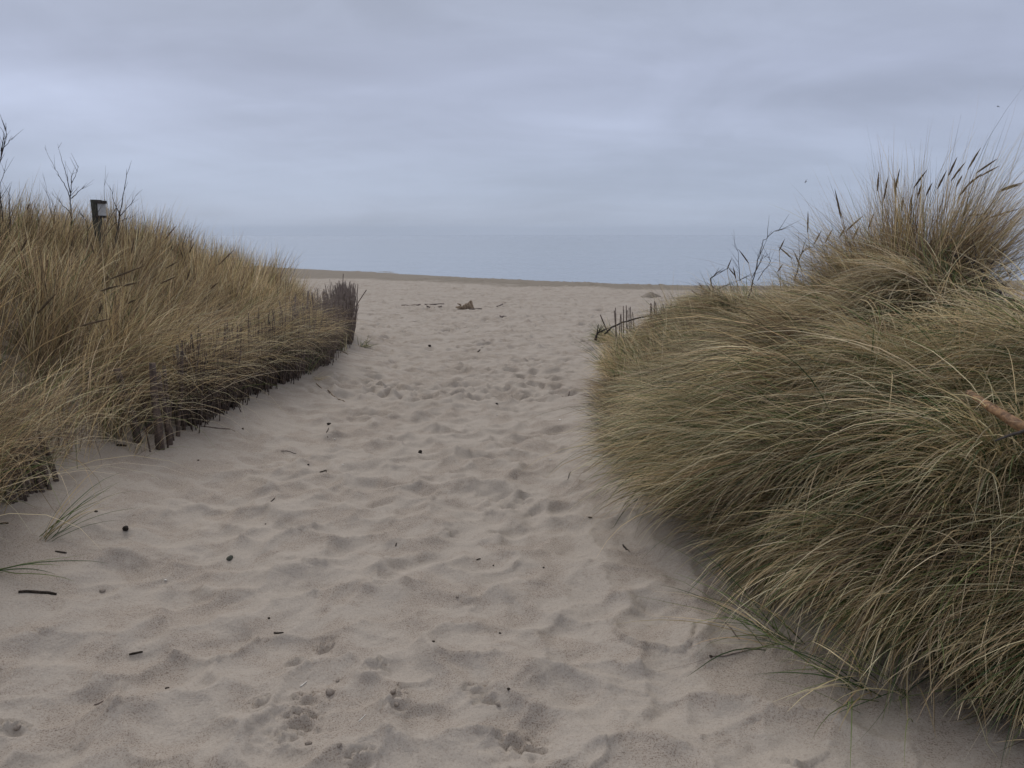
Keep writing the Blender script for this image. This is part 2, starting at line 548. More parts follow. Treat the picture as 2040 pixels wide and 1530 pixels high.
# ------------------------------------------------------------------ haze over the sea
hz_m, N = new_mat('sea_haze')
pv = N.add('ShaderNodeVolumePrincipled')
pv.inputs['Color'].default_value = (0.80, 0.88, 1.0, 1)
pv.inputs['Density'].default_value = 0.00025
ho = N.add('ShaderNodeOutputMaterial'); N.l.new(pv.outputs[0], ho.inputs['Volume'])
HX, HY0, HY1, HZ0, HZ1 = 6000, -80, 6000, -6.0, 48.0
hv = np.array([(x, y, z) for x in (-HX, HX) for y in (HY0, HY1) for z in (HZ0, HZ1)], float)
hq = np.array([(0, 1, 3, 2), (4, 6, 7, 5), (0, 4, 5, 1), (2, 3, 7, 6), (0, 2, 6, 4), (1, 5, 7, 3)])
USE_HAZE = True
if USE_HAZE:
    haze = link('haze', mesh_np('haze', hv, hq), hz_m, smooth=False)
    tag(haze, 'thin grey sea haze', kind='stuff')


# ------------------------------------------------------------------ materials for plants, wood and small finds
def tint_material(name, rough=0.6, transl=0.42, spec=0.3):
    m, N = new_mat(name)
    a = N.add('ShaderNodeAttribute', attribute_name='tint')
    b = N.add('ShaderNodeBsdfPrincipled')
    N.put(b.inputs['Base Color'], a.outputs['Color'])
    b.inputs['Roughness'].default_value = rough
    b.inputs['Specular IOR Level'].default_value = spec
    t = N.add('ShaderNodeBsdfTranslucent'); N.put(t.inputs[0], a.outputs['Color'])
    mxs = N.add('ShaderNodeMixShader'); mxs.inputs[0].default_value = transl
    N.l.new(b.outputs[0], mxs.inputs[1]); N.l.new(t.outputs[0], mxs.inputs[2])
    finish(N, mxs.outputs[0])
    return m


def wood_material(name, ca, cb, scale=(14, 14, 3), rough=0.85, bump=0.6):
    m, N = new_mat(name)
    tcn = N.add('ShaderNodeTexCoord'); P = tcn.outputs['Object']
    f = N.noise(N.scalev(P, scale), 3.0, 4, 0.65, 0.6)
    f2 = N.noise(P, 60, 3, 0.6)
    c = N.mix(N.ramp(f, 0.35, 0.65), ca, cb)
    c = N.mix(N.m('MULTIPLY', N.ramp(f2, 0.5, 0.7), 0.4), c, tuple(v * 0.45 for v in ca))
    b = N.add('ShaderNodeBsdfPrincipled')
    N.put(b.inputs['Base Color'], c)
    b.inputs['Roughness'].default_value = rough
    b.inputs['Specular IOR Level'].default_value = 0.25
    bp = N.add('ShaderNodeBump'); bp.inputs['Strength'].default_value = bump; bp.inputs['Distance'].default_value = 0.006
    N.put(bp.inputs['Height'], N.m('ADD', f, N.m('MULTIPLY', f2, 0.5)))
    N.l.new(bp.outputs[0], b.inputs['Normal'])
    finish(N, b.outputs[0])
    return m


M_GRASS = tint_material('dune_grass_blades')
M_EAR = tint_material('grass_spike', 0.8, 0.05, 0.1)
M_STAKE = wood_material('weathered_brushwood', (0.060, 0.045, 0.039), (0.15, 0.115, 0.100))
M_STAKE2 = wood_material('purple_brown_brushwood', (0.120, 0.094, 0.085), (0.24, 0.195, 0.175))
M_TWIG = wood_material('dark_twig', (0.045, 0.038, 0.036), (0.09, 0.078, 0.072))
M_POST = wood_material('grey_green_post', (0.055, 0.055, 0.045), (0.12, 0.115, 0.095))
M_DRIFT = wood_material('bleached_driftwood', (0.13, 0.09, 0.065), (0.42, 0.33, 0.24))
M_PINE = wood_material('stripped_pine_branch', (0.13, 0.075, 0.048), (0.40, 0.24, 0.13), (18, 6, 6), 0.7)
M_CONE = wood_material('dark_cone', (0.012, 0.010, 0.009), (0.045, 0.036, 0.03), (60, 60, 60))
M_STONE = wood_material('small_stone', (0.05, 0.055, 0.045), (0.12, 0.12, 0.10), (30, 30, 30))
M_BARK = wood_material('dark_bark_chip', (0.018, 0.014, 0.011), (0.06, 0.045, 0.035), (50, 50, 20))
M_SHELL = wood_material('white_shell', (0.62, 0.60, 0.56), (0.75, 0.73, 0.70), (30, 30, 30), 0.5, 0.2)
M_WHITE = wood_material('sign_back', (0.50, 0.51, 0.53), (0.58, 0.59, 0.61), (5, 5, 5), 0.6, 0.1)
M_GULL = wood_material('gull_plumage', (0.10, 0.10, 0.11), (0.22, 0.22, 0.23), (5, 5, 5), 0.7, 0.0)


# ------------------------------------------------------------------ grass
PROF7 = np.array([0.75, 1.0, 1.0, 0.92, 0.75, 0.48, 0.10])


def blade_arrays(root, az, th0, bend, L, w, col, nseg=6, curl=None, roll=None, power=1.35, clear=True, tipcol=None):
    n = len(root)
    s = (np.arange(nseg) + 0.5) / nseg
    curl = RNG.normal(0, 0.25, n) if curl is None else curl
    roll = RNG.uniform(-1.0, 1.0, n) if roll is None else roll
    th = th0[:, None] + bend[:, None] * s[None, :] ** power + RNG.normal(0, 0.03, (n, nseg))
    a = az[:, None] + curl[:, None] * s[None, :]
    D = np.stack([np.sin(th) * np.cos(a), np.sin(th) * np.sin(a), np.cos(th)], -1)
    P = np.zeros((n, nseg + 1, 3)); P[:, 0] = root
    P[:, 1:] = root[:, None, :] + np.cumsum(D * (L / nseg)[:, None, None], 1)
    if clear:
        h = H0(P[:, 1:, 0], P[:, 1:, 1]) + 0.012 + 0.03 * RNG.random((n, 1)) * np.arange(1, nseg + 1)[None, :] / nseg
        P[:, 1:, 2] = np.maximum(P[:, 1:, 2], h)
    T = np.gradient(P, axis=1)
    T /= np.linalg.norm(T, axis=2, keepdims=True) + 1e-9
    S = np.stack([-np.sin(az), np.cos(az), np.zeros(n)], -1)[:, None, :] * np.ones((1, nseg + 1, 1))
    B = np.cross(T, S)
    S2 = S * np.cos(roll)[:, None, None] + B * np.sin(roll)[:, None, None]
    pr = np.interp(np.linspace(0, 1, nseg + 1), np.linspace(0, 1, 7), PROF7)
    hw = (w[:, None] * pr[None, :] * 0.5)[..., None]
    Vv = np.stack([P - S2 * hw, P + S2 * hw], 2)            # n, seg+1, 2, 3
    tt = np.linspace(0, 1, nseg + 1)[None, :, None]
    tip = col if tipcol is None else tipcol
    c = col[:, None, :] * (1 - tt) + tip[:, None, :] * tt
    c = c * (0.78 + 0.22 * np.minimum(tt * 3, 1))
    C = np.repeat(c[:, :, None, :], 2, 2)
    base = (np.arange(n) * (nseg + 1) * 2)[:, None]
    j = np.arange(nseg)[None, :] * 2
    F = np.stack([base + j, base + j + 1, base + j + 3, base + j + 2], -1).reshape(-1, 4)
    return Vv.reshape(-1, 3), F, C.reshape(-1, 3)


class Grass:
    def __init__(s):
        s.V, s.F, s.C, s.n = [], [], [], 0

    def add(s, *a, **k):
        v, f, c = blade_arrays(*a, **k)
        s.V.append(v); s.F.append(f + s.n); s.C.append(c); s.n += len(v)

    def build(s, name, parent=None, mat=None):
        return link(name, mesh_np(name, np.concatenate(s.V), np.concatenate(s.F), np.concatenate(s.C)), mat or M_GRASS, parent)


STRAW = np.array([0.74, 0.59, 0.36]); PALE = np.array([0.88, 0.78, 0.54]); BROWN = np.array([0.29, 0.215, 0.135])
GREEN = np.array([0.20, 0.25, 0.10]); DGREEN = np.array([0.070, 0.125, 0.052]); GOLD = np.array([0.50, 0.38, 0.21]); DEAD = np.array([0.13, 0.10, 0.075])
PAL = np.stack([STRAW, PALE, BROWN, GREEN, DGREEN, GOLD, DEAD])


def colours(n, wts):
    w = np.array(wts, float); w /= w.sum()
    k = RNG.choice(len(PAL), n, p=w)
    return PAL[k] * RNG.uniform(0.75, 1.2, (n, 1)) * RNG.uniform(0.95, 1.05, (n, 3))


def zroot(x, y): return np.stack([x, y, H0(x, y) - 0.02], -1)


# --- left dune: brown gold grass, combed towards the path, drooping over the brushwood
TAB = np.random.default_rng(17).random((64, 64, 5))


def left_grass():
    global RNG
    RNG = np.random.default_rng(101)
    G = Grass()
    # bulk
    for (n, ymin, ymax, dmax, wd) in ((15000, 2.6, 6.5, 4.2, 0.0034), (22000, 6.0, 11.5, 5.8, 0.0046), (22000, 11.0, 17.8, 7.0, 0.0062)):
        y = RNG.uniform(ymin, ymax, n)
        d = 0.2 + (RNG.random(n) ** 1.1) * dmax
        x = fencex(y) - d
        ci = np.round(x / 0.42 + 0.5 * NA(x * 2, y * 2)).astype(int); cj = np.round(y / 0.42 + 0.5 * NB(x * 2, y * 2)).astype(int)
        hs_ = TAB[ci & 63, cj & 63]
        cx = (ci + hs_[:, 0] - 0.5) * 0.42; cy = (cj + hs_[:, 1] - 0.5) * 0.42
        k = RNG.uniform(0.25, 0.92, n)
        x = x * (1 - k) + cx * k; y = y * (1 - k) + cy * k
        d = fencex(y) - x
        gap = np.exp(-((y - 4.85) / 0.9) ** 2)
        ok = d > 0.22 + 0.6 * gap + 0.15 * (1 - sst(y, 6, 8)) + 0.34 * sst(y, 9, 10.5)
        x, y, d, gap, hs_ = x[ok], y[ok], d[ok], gap[ok], hs_[ok]; m = len(x)
        edge = np.exp(-d / 0.6)
        az = 0.12 + 0.5 * NA(x * 0.6, y * 0.6) + (hs_[:, 2] - 0.5) * 1.6 + RNG.normal(0, 0.7, m)
        az = az + np.where(RNG.random(m) < 0.18, RNG.uniform(-3, 3, m), 0)
        th0 = np.abs(RNG.normal(0.34, 0.18, m)) + 0.15 * edge
        bend = 0.5 + 0.3 * NB(x * 0.8, y * 0.8) + RNG.normal(0, 0.28, m) + edge * (0.85 - 0.70 * sst(y, 8, 10.5)) * (1 - 0.4 * gap)
        tall = np.maximum(sst(d, 0.8, 3.0), sst(y, 9.5, 12))
        th0 = th0 * (1 - 0.35 * tall); bend = bend * (1 - 0.45 * tall * sst(y, 5, 9))
        L = (0.74 + 0.16 * NC(x * 0.9, y * 0.9) + RNG.normal(0, 0.11, m)) * (1 + 0.16 * sst(y, 9.5, 12))
        L = L * (1 - 0.10 * edge) * (1 - 0.35 * gap * np.exp(-((d - 0.6) / 0.7) ** 2)) * (0.68 + 0.46 * hs_[:, 3])
        w = wd * RNG.uniform(0.6, 1.7, m)
        up = 0.5 + 0.5 * NA(x * 0.7 + 30, y * 0.7)
        c = colours(m, (5, 2.0, 4.2, 0.5, 0.2, 2.6, 2.2)) * ((0.80 + 0.3 * up) * (0.72 + 0.46 * hs_[:, 4]))[:, None]
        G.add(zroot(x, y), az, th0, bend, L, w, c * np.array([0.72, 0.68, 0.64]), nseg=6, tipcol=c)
    # long blades arching out over the top of the fence
    n = 3000
    y = RNG.uniform(5.7, 9.8, n); d = RNG.uniform(0.08, 0.6, n) ; x = fencex(y) - d
    hs_ = TAB[np.round(y / 0.3).astype(int) & 63, 7]
    G.add(zroot(x, y), 0.0 + (hs_[:, 0] - 0.5) * 1.2 + RNG.normal(0, 0.45, n), np.abs(RNG.normal(0.18, 0.12, n)), RNG.normal(1.75, 0.35, n),
          RNG.normal(0.92, 0.14, n) * (0.75 + 0.4 * hs_[:, 1]) * (1 - 0.2 * sst(y, 12, 15.5)), (0.0020 + 0.00034 * y) * RNG.uniform(0.7, 1.3, n),
          colours(n, (5, 2.6, 3.0, 0.3, 0.1, 3.0, 1.5)) * (0.7 + 0.5 * hs_[:, 2])[:, None], nseg=8)
    # dark stems and dead leaves hanging over the fence
    n = 11000
    y = RNG.uniform(2.9, 11.5, n); d = RNG.uniform(0.12, 0.5, n)
    ok = RNG.random(n) > 0.75 * np.exp(-((y - 5.0) / 0.8) ** 2)
    y, d = y[ok], d[ok]; n = len(y); x = fencex(y) - d
    az = RNG.normal(-0.1, 0.7, n)
    G.add(zroot(x, y), az, np.abs(RNG.normal(0.25, 0.2, n)), RNG.normal(1.3, 0.5, n), RNG.normal(0.66, 0.14, n), 0.0022 + 0.00028 * y,
          colours(n, (2, 0.9, 4.5, 0.2, 0.1, 0.6, 5)))
    # single pale blades thrown far over the edge
    n = 700
    y = RNG.uniform(2.9, 9.5, n); x = fencex(y) - RNG.uniform(0.0, 0.5, n)
    G.add(zroot(x, y), RNG.normal(-0.2, 0.5, n), np.abs(RNG.normal(0.5, 0.2, n)), RNG.normal(1.3, 0.3, n), RNG.normal(0.95, 0.13, n), np.full(n, 0.0028),
          colours(n, (4, 5, 0.5, 0.6, 0.1, 1.0, 0)))
    # green basal leaves below the front edge
    n = 1100
    y = RNG.uniform(3.0, 9, n); x = fencex(y) - RNG.uniform(0.0, 0.6, n) - 0.4 * np.exp(-((y - 4.9) / 0.8) ** 2)
    G.add(zroot(x, y), RNG.normal(0.2, 1.0, n), np.abs(RNG.normal(0.3, 0.2, n)), RNG.normal(0.9, 0.4, n), RNG.normal(0.38, 0.1, n),
          np.full(n, 0.0042), colours(n, (1, 0.2, 0.3, 3, 2, 0.5, 0)))
    # low nearest corner
    n = 5000
    y = RNG.uniform(2.8, 3.75, n); x = fencex(y) - RNG.uniform(0.05, 1.6, n)
    G.add(zroot(x, y), RNG.normal(0.0, 0.7, n), np.abs(RNG.normal(0.3, 0.2, n)), RNG.normal(0.8, 0.4, n), RNG.normal(0.58, 0.12, n),
          np.full(n, 0.0032), colours(n, (4, 1.6, 3, 1.6, 0.6, 2, 1.5)))
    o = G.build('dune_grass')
    tag(o, 'thick brown gold dune grass covering the left dune', 'grass', kind='stuff')


left_grass()


# --- right dune: long straw and green grass combed over towards the path
def right_grass():
    global RNG
    RNG = np.random.default_rng(202)
    G = Grass()
    ntus = 270
    cx, cy = [], []
    while len(cx) < ntus:
        y = 2.2 + RNG.random() ** 1.25 * 7.5
        lo = 0.12 if y < 4.5 else 0.22
        x = edgex(y) + lo + RNG.random() ** 0.95 * (2.9 if y < 7 else 1.9)
        if y < 3.2 and x > 3.0: continue
        if x > 3.8 - 0.65 * float(sst(y, 4.0, 4.7)): continue
        if float(NA(x * 1.7 + 11, y * 1.7)) < -0.33 and y > 3.6: continue
        cx.append(x); cy.append(y)
    for k_ in range(44):                                   # the near foot of the dune is closed
        y = 2.15 + 1.7 * k_ / 43 + RNG.normal(0, 0.04); x = edgex(y) + RNG.uniform(0.08, 0.75)
        cx.append(x); cy.append(y)
    for i in range(len(cx)):
        x0, y0 = cx[i], cy[i]
        e = x0 - float(edgex(y0))
        back_ = float(sst(y0, 4.5, 6.0))
        low = float(np.exp(-max(e - 0.15, 0) / 0.35))
        right_ = float(sst(x0, 2.6, 3.3) * sst(y0, 3.8, 4.6))
        n = int(RNG.uniform(110, 250))
        r = RNG.normal(0, 0.055, (n, 2))
        x = x0 + r[:, 0]; y = y0 + r[:, 1]
        a0 = math.pi + 0.20 + 0.40 * (1 - float(sst(y0, 2.5, 5.5))) - 0.25 * float(sst(y0, 6.5, 9)) + RNG.normal(0, 0.36)
        az = a0 + RNG.normal(0, 0.17, n) + r[:, 1] * -2.0
        stray = RNG.random(n) < 0.05
        az = np.where(stray, RNG.uniform(0, 2 * math.pi, n), az)
        lean = RNG.normal(0, 0.17)
        th0 = np.abs(RNG.normal(0.52 + 0.35 * back_ + 0.25 * right_ + lean, 0.13, n))
        bend = RNG.normal(1.50 - 0.25 * back_, 0.20, n)
        L0 = (1.04 - (0.42 - 0.30 * math.exp(-((y0 - 5.0) / 0.8) ** 2)) * low - 0.18 * float(sst(y0, 3.0, 2.3)) - 0.46 * back_ - 0.34 * right_) * RNG.uniform(0.62, 1.18)
        L = RNG.normal(L0, 0.13 * L0, n)
        gr = 0.15 + 0.9 * max(0.0, 0.45 + 1.1 * float(NA(x0 * 1.1, y0 * 1.1))) + 0.5 * (1 - float(sst(y0, 2, 4)))
        dry = RNG.random() < 0.16
        c = colours(n, (2, 0.4, 6, 0.2, 0.2, 1, 3) if dry else (5, 5.5, 1.2 + 1.5 * back_, 2.1 * gr, 1.9 * gr, 1.4, 0.5)) * RNG.uniform(0.62, 1.22)
        c = c * RNG.uniform(0.6, 1.3, (n, 1))
        w = (0.0050 + 0.00025 * max(y0 - 3, 0)) * RNG.uniform(0.4, 1.25, n)
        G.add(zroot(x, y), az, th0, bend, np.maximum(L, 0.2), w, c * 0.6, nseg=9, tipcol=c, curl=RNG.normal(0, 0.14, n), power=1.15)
        # green leaves at the foot of the tussock
        n = 22
        x = x0 + RNG.normal(0, 0.08, n); y = y0 + RNG.normal(0, 0.08, n)
        G.add(zroot(x, y), a0 + RNG.normal(0, 0.7, n), np.abs(RNG.normal(0.6, 0.25, n)), RNG.normal(0.9, 0.35, n), RNG.normal(0.44, 0.12, n) * (1 - 0.4 * back_),
              np.full(n, 0.0045), colours(n, (0.5, 0.1, 0.3, 3, 3, 0.2, 0.2)), nseg=6)
    # thin pale and green growth on the low ridge towards the beach
    n = 9000
    y = RNG.uniform(7.8, 11.6, n); x = edgex(y) + 0.1 + RNG.random(n) * 2.4
    cl_ = NA(x * 2.6, y * 2.6) > -0.25
    x, y = x[cl_], y[cl_]; n = len(x)
    G.add(zroot(x, y), math.pi + RNG.normal(0, 1.1, n), np.abs(RNG.normal(0.5, 0.3, n)), RNG.normal(0.7, 0.35, n), RNG.normal(0.38, 0.12, n),
          np.full(n, 0.0062), colours(n, (3, 3, 1.5, 1.8, 1.6, 1, 1)), nseg=5)
    # matted dead undergrowth
    n = 9000
    y = RNG.uniform(2.0, 9.4, n); x = edgex(y) + 0.2 + RNG.random(n) * 2.9
    G.add(zroot(x, y), RNG.uniform(0, 2 * math.pi, n), np.abs(RNG.normal(1.0, 0.35, n)), RNG.normal(0.6, 0.4, n), RNG.normal(0.24, 0.07, n),
          np.full(n, 0.0034), colours(n, (1.5, 0.4, 3, 0.6, 0.6, 0.5, 6)), nseg=4)
    # sparse fine blades standing along the crest
    n = 1100
    y = RNG.uniform(5.6, 9.0, n); x = 1.95 + RNG.random(n) * 1.1 - 0.06 * (y - 5)
    G.add(zroot(x, y), math.pi + RNG.normal(0, 0.8, n), np.abs(RNG.normal(0.35, 0.25, n)), RNG.normal(0.45, 0.25, n), RNG.normal(0.52, 0.15, n),
          np.full(n, 0.0026), colours(n, (3, 1, 3, 0.5, 0.3, 1, 1)))
    # fuller growth climbing the crest towards the tall tussocks
    n = 6000
    t = RNG.random(n) ** 0.8
    x = 2.10 + 0.85 * t + RNG.normal(0, 0.14, n); y = 7.0 - 1.15 * t + RNG.normal(0, 0.18, n)
    k2 = TAB[np.round(x * 6).astype(int) & 63, np.round(y * 6).astype(int) & 63]
    G.add(zroot(x, y), math.pi + 0.1 + (k2[:, 0] - 0.5) * 1.4 + RNG.normal(0, 0.4, n), np.abs(RNG.normal(0.42, 0.2, n)), RNG.normal(0.8, 0.35, n),
          RNG.normal(0.60, 0.13, n) * (0.6 + 0.6 * k2[:, 1]) * (0.8 + 0.4 * t), RNG.uniform(0.0022, 0.0052, n), colours(n, (4, 2.5, 4, 0.8, 0.5, 2.5, 1.5)) * (0.7 + 0.5 * k2[:, 2])[:, None], nseg=7)
    # stiffer stems standing clear of the combed blades
    n = 1500
    y = 2.6 + RNG.random(n) * 6.0; x = edgex(y) + 0.35 + RNG.random(n) * 2.0
    kk = NA(x * 3.1 + 5, y * 3.1) > 0.0
    x, y = x[kk], y[kk]; n = len(x)
    G.add(zroot(x, y), math.pi + RNG.normal(0, 1.1, n), np.abs(RNG.normal(0.30, 0.2, n)), RNG.normal(0.95, 0.35, n), RNG.normal(0.74, 0.14, n) * (1 - 0.3 * sst(y, 4.5, 6)),
          RNG.uniform(0.0025, 0.0052, n), colours(n, (4, 4, 2.5, 1.2, 1.0, 1.5, 0.6)), nseg=8)
    # flattened dead thatch along the foot
    n = 6500
    y = RNG.uniform(1.9, 8.5, n); x = edgex(y) + 0.02 + np.abs(RNG.normal(0, 0.28, n))
    G.add(zroot(x, y), math.pi + RNG.normal(0, 1.0, n), np.abs(RNG.normal(1.25, 0.2, n)), RNG.normal(0.35, 0.2, n), RNG.normal(0.26, 0.08, n),
          RNG.uniform(0.002, 0.005, n), colours(n, (2.5, 1.0, 3, 0.8, 0.6, 1, 5)), nseg=5)
    # criss-crossed dry and green leaves low at the near foot
    n = 3000
    y = RNG.uniform(2.2, 3.4, n); x = edgex(y) + 0.12 + RNG.random(n) * 1.3
    G.add(zroot(x, y), RNG.uniform(0, 2 * math.pi, n), np.abs(RNG.normal(0.7, 0.35, n)), RNG.normal(0.7, 0.4, n), RNG.normal(0.40, 0.12, n),
          RNG.uniform(0.002, 0.0052, n), colours(n, (4, 4, 1.5, 1.5, 1.5, 2, 1.5)))
    # single stiff blades crossing the others
    n = 260
    y = RNG.uniform(2.4, 6.5, n); x = edgex(y) + 0.3 + RNG.random(n) * 2.0
    G.add(zroot(x, y), RNG.uniform(0, 2 * math.pi, n), np.abs(RNG.normal(0.5, 0.3, n)), RNG.normal(0.7, 0.4, n), RNG.normal(0.75, 0.12, n),
          np.full(n, 0.0038), colours(n, (3, 5, 0.5, 1, 0, 0.5, 0)))
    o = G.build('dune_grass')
    tag(o, 'long straw and green dune grass swept over the right dune', 'grass', kind='stuff')


right_grass()


# ------------------------------------------------------------------ tubes: stakes, twigs, branches
class Tube:
    def __init__(s):
        s.v, s.f = [], []

    def path(s, pts, radii, sides=6, jit=0.0):
        pts = [Vector(p) for p in pts]
        n = len(pts); b = len(s.v)
        for i, p in enumerate(pts):
            t = (pts[min(i + 1, n - 1)] - pts[max(i - 1, 0)])
            if t.length < 1e-7: t = Vector((0, 0, 1))
            t.normalize()
            a = t.cross(Vector((0.31, 0.92, 0.22))); a.normalize(); c = t.cross(a)
            for k in range(sides):
                g = 2 * math.pi * k / sides
                r = radii[i] * (1 + random.uniform(-jit, jit))
                s.v.append(p + (a * math.cos(g) + c * math.sin(g)) * r)
        for i in range(n - 1):
            for k in range(sides):
                k2 = (k + 1) % sides
                s.f.append((b + i * sides + k, b + i * sides + k2, b + (i + 1) * sides + k2, b + (i + 1) * sides + k))
        s.f.append(tuple(b + k for k in range(sides))[::-1])
        s.f.append(tuple(b + (n - 1) * sides + k for k in range(sides)))
        return s

    def build(s, name, mat, parent=None, smooth=True):
        me = bpy.data.meshes.new(name)
        me.from_pydata([tuple(v) for v in s.v], [], s.f)
        return link(name, me, mat, parent, smooth)


def wobble(a, b, n, amt):
    a, b = Vector(a), Vector(b)
    L = (b - a).length
    out = []
    o = Vector((0, 0, 0))
    for i in range(n):
        t = i / (n - 1)
        o += Vector((random.gauss(0, 1), random.gauss(0, 1), random.gauss(0, 0.4))) * amt * L / n
        out.append(a.lerp(b, t) + (o if 0 < i else Vector((0, 0, 0))))
    return out


def stick(tube, a, b, r0, r1, n=5, amt=0.05, sides=6, jit=0.12):
    p = wobble(a, b, n, amt)
    return tube.path(p, [r0 + (r1 - r0) * i / (n - 1) for i in range(n)], sides, jit)


def sunk(p, d=0.08): return Vector((p.x, p.y, p.z - d))


# nearest stub of the left fence
def px_stakes(name, cat, label, group, specs, brush=0, mat=M_STAKE):
    """specs: foot (u,v) and top (u,v) of every stake as seen, radius, lean in depth"""
    g0 = ground(*specs[0][0])
    t = empty(name, g0)
    tag(t, label, cat, group)
    for (f, tp, r, lean) in specs:
        g = ground(*f)
        top = at(tp[0], tp[1], g.y + lean)
        T = Tube(); stick(T, sunk(g), top, r * 1.1, r * 0.85, 6, 0.05)
        if random.random() < 0.35 and r > 0.008:
            m = g.lerp(top, random.uniform(0.3, 0.7))
            stick(T, m, m + Vector((random.uniform(-.05, .07), random.uniform(-.05, .05), random.uniform(.03, .09))), r * 0.45, r * 0.25, 3, 0.05, 5)
        T.build('stake', mat, t)
    return t


near = []
for i in range(17):
    u = 20 + i * 5.2 + random.uniform(-4, 4)
    v = 1008 - i * 2.2 + random.uniform(-8, 6)
    near.append(((u, v), (u - 34 + random.uniform(-16, 14), v - 105 + random.uniform(-20, 22)), random.uniform(0.006, 0.012), random.uniform(0, .12)))
near.append(((118, 962), (82, 880), 0.016, 0.05))
near.append(((102, 978), (70, 884), 0.012, 0.05))
near.append(((88, 982), (60, 905), 0.012, 0.03))
px_stakes('brushwood_fence', 'fence', 'short stub of dark leaning stakes nearest the camera at the left edge', 'remains of the left brushwood fence', near)

mid = [((280, 884), (236, 733), 0.026, 0.1), ((256, 850), (178, 742), 0.026, 0.2), ((322, 896), (310, 722), 0.027, 0.05),
       ((305, 868), (272, 760), 0.024, 0.15), ((300, 900), (288, 850), 0.006, 0.0), ((332, 892), (340, 800), 0.007, 0.0),
       ((262, 848), (200, 735), 0.018, 0.2), ((345, 878), (330, 730), 0.017, 0.1), ((241, 872), (238, 795), 0.007, 0.05),
       ((352, 870), (362, 700), 0.015, 0.1), ((365, 858), (352, 690), 0.014, 0.1), ((222, 850), (214, 760), 0.006, 0.1), ((339, 888), (318, 742), 0.020, 0.1)]
px_stakes('brushwood_fence', 'fence', 'gap toothed row of thick dark stakes leaning out of the grass left of the path', 'remains of the left brushwood fence', mid)


def fence_run(label, y0, y1, n, hmin, hmax, mat, rad, nbrush, out=0.0):
    x0, yy0 = float(fencex(y0)) + out, y0
    t = empty('brushwood_fence', (x0, yy0, float(H0(x0, yy0))))
    tag(t, label, 'fence', 'remains of the left brushwood fence')
    ys = sorted(random.uniform(y0, y1) for _ in range(n))
    for y in ys:
        x = float(fencex(y)) + out + random.gauss(0, 0.035)
        z = float(HF(x, y))
        h = random.uniform(hmin * 0.75, hmax) * random.choice((1, 1, 0.85, 0.7))
        T = Tube()
        stick(T, (x, y, z - 0.08), (x + random.gauss(0.03, 0.06), y + random.gauss(0, 0.08), z + h), rad * random.uniform(0.7, 1.5), rad * random.uniform(0.3, 0.7), 5, 0.09, 5)
        T.build('stake', mat, t)
    T = Tube()
    for i in range(nbrush):
        y = random.uniform(y0, y1)
        x = float(fencex(y)) + out + random.gauss(0, 0.05)
        z = float(HF(x, y)); h = random.uniform(hmin * 0.5, hmax * 0.95)
        stick(T, (x, y, z - 0.04), (x + random.gauss(0.02, 0.08), y + random.gauss(0, 0.14), z + h), rad * 0.55, rad * 0.25, 4, 0.09, 4)
    o = T.build('brushwood', mat, t)
    tag(o, kind='stuff')
    return t


fence_run('stretch of dark thin stakes half buried under drooping grass at mid path', 5.7, 8.4, 98, 0.48, 0.80, M_STAKE, 0.010, 330, 0.10)
fence_run('dense brown brushwood stretch of the left fence behind the green sprigs', 8.4, 12.2, 99, 0.66, 0.95, M_STAKE2, 0.011, 620, 0.08)
fence_run('far bare end of the left brushwood fence where the dune meets the open beach', 12.2, 16.4, 99, 0.78, 1.08, M_STAKE2, 0.014, 900, 0.10)

# loose poles leaning at the far end of that fence
g = ground(693, 640)
for nm, a, b, r, lab in (('pole', (688, 632), (731, 578), 0.016, 'thin pole leaning outward from the far end of the left fence'),
                         ('pole', (680, 600), (684, 545), 0.014, 'single upright pole taller than the rest of the left fence end')):
    T = Tube()
    stick(T, at(a[0], a[1], g.y) - Vector((0, 0, 0.1)), at(b[0], b[1], g.y - 0.1), r, r * 0.8, 6, 0.03)
    tag(T.build('wooden_pole', M_STAKE2), lab, 'pole')

# ------------------------------------------------------------------ right fence remains
def right_stakes(label, us, vbase, vtop, r, seedn, Y):
    random.seed(seedn)
    specs_t = empty('brushwood_fence', at(us[0], vbase, Y))
    tag(specs_t, label, 'fence', 'remains of the right brushwood fence')
    for u in us:
        a = at(u + random.uniform(-2, 2), vbase, Y + random.uniform(-.15, .15))
        a.z = float(HF(a.x, a.y)) - 0.06
        b = at(u - random.uniform(0, 9), vtop + random.uniform(-6, 14), Y + random.uniform(-.1, .1))
        T = Tube(); stick(T, a, b, r * random.uniform(.8, 1.3), r * 0.6, 5, 0.05, 5)
        T.build('stake', M_STAKE2, specs_t)
    return specs_t


right_stakes('thin bare stakes standing in front of the beach left of the right dune', [1226, 1232, 1238, 1243, 1246, 1250, 1256, 1259, 1264, 1236, 1249, 1255, 1229], 672, 612, 0.010, 3, 10.6)
right_stakes('low row of broken stakes sunk in the grass near the sand heap', [1296 + 4.5 * i for i in range(15)], 640, 606, 0.012, 4, 10.2)
right_stakes('upper row of short stakes running up the right dune crest', [1392 + 7 * i for i in range(9)], 605, 590, 0.010, 5, 9.4)
random.seed(77)
T = Tube(); a = at(1381, 625, 9.6); a.z = float(HF(a.x, a.y)) - .1
stick(T, a, at(1381, 594, 9.6), 0.036, 0.032, 6, 0.01, 8, 0.1)
tag(T.build('fence_post', M_TWIG), 'short thick dark post stub on the crest of the right dune', 'post')
T = Tube(); a = ground(1222, 680)
stick(T, sunk(a), at(1196, 627, a.y - .1), 0.019, 0.010, 7, 0.06)
tag(T.build('wooden_stake', M_STAKE), 'crooked brown stake rising from the small green tuft', 'stake')

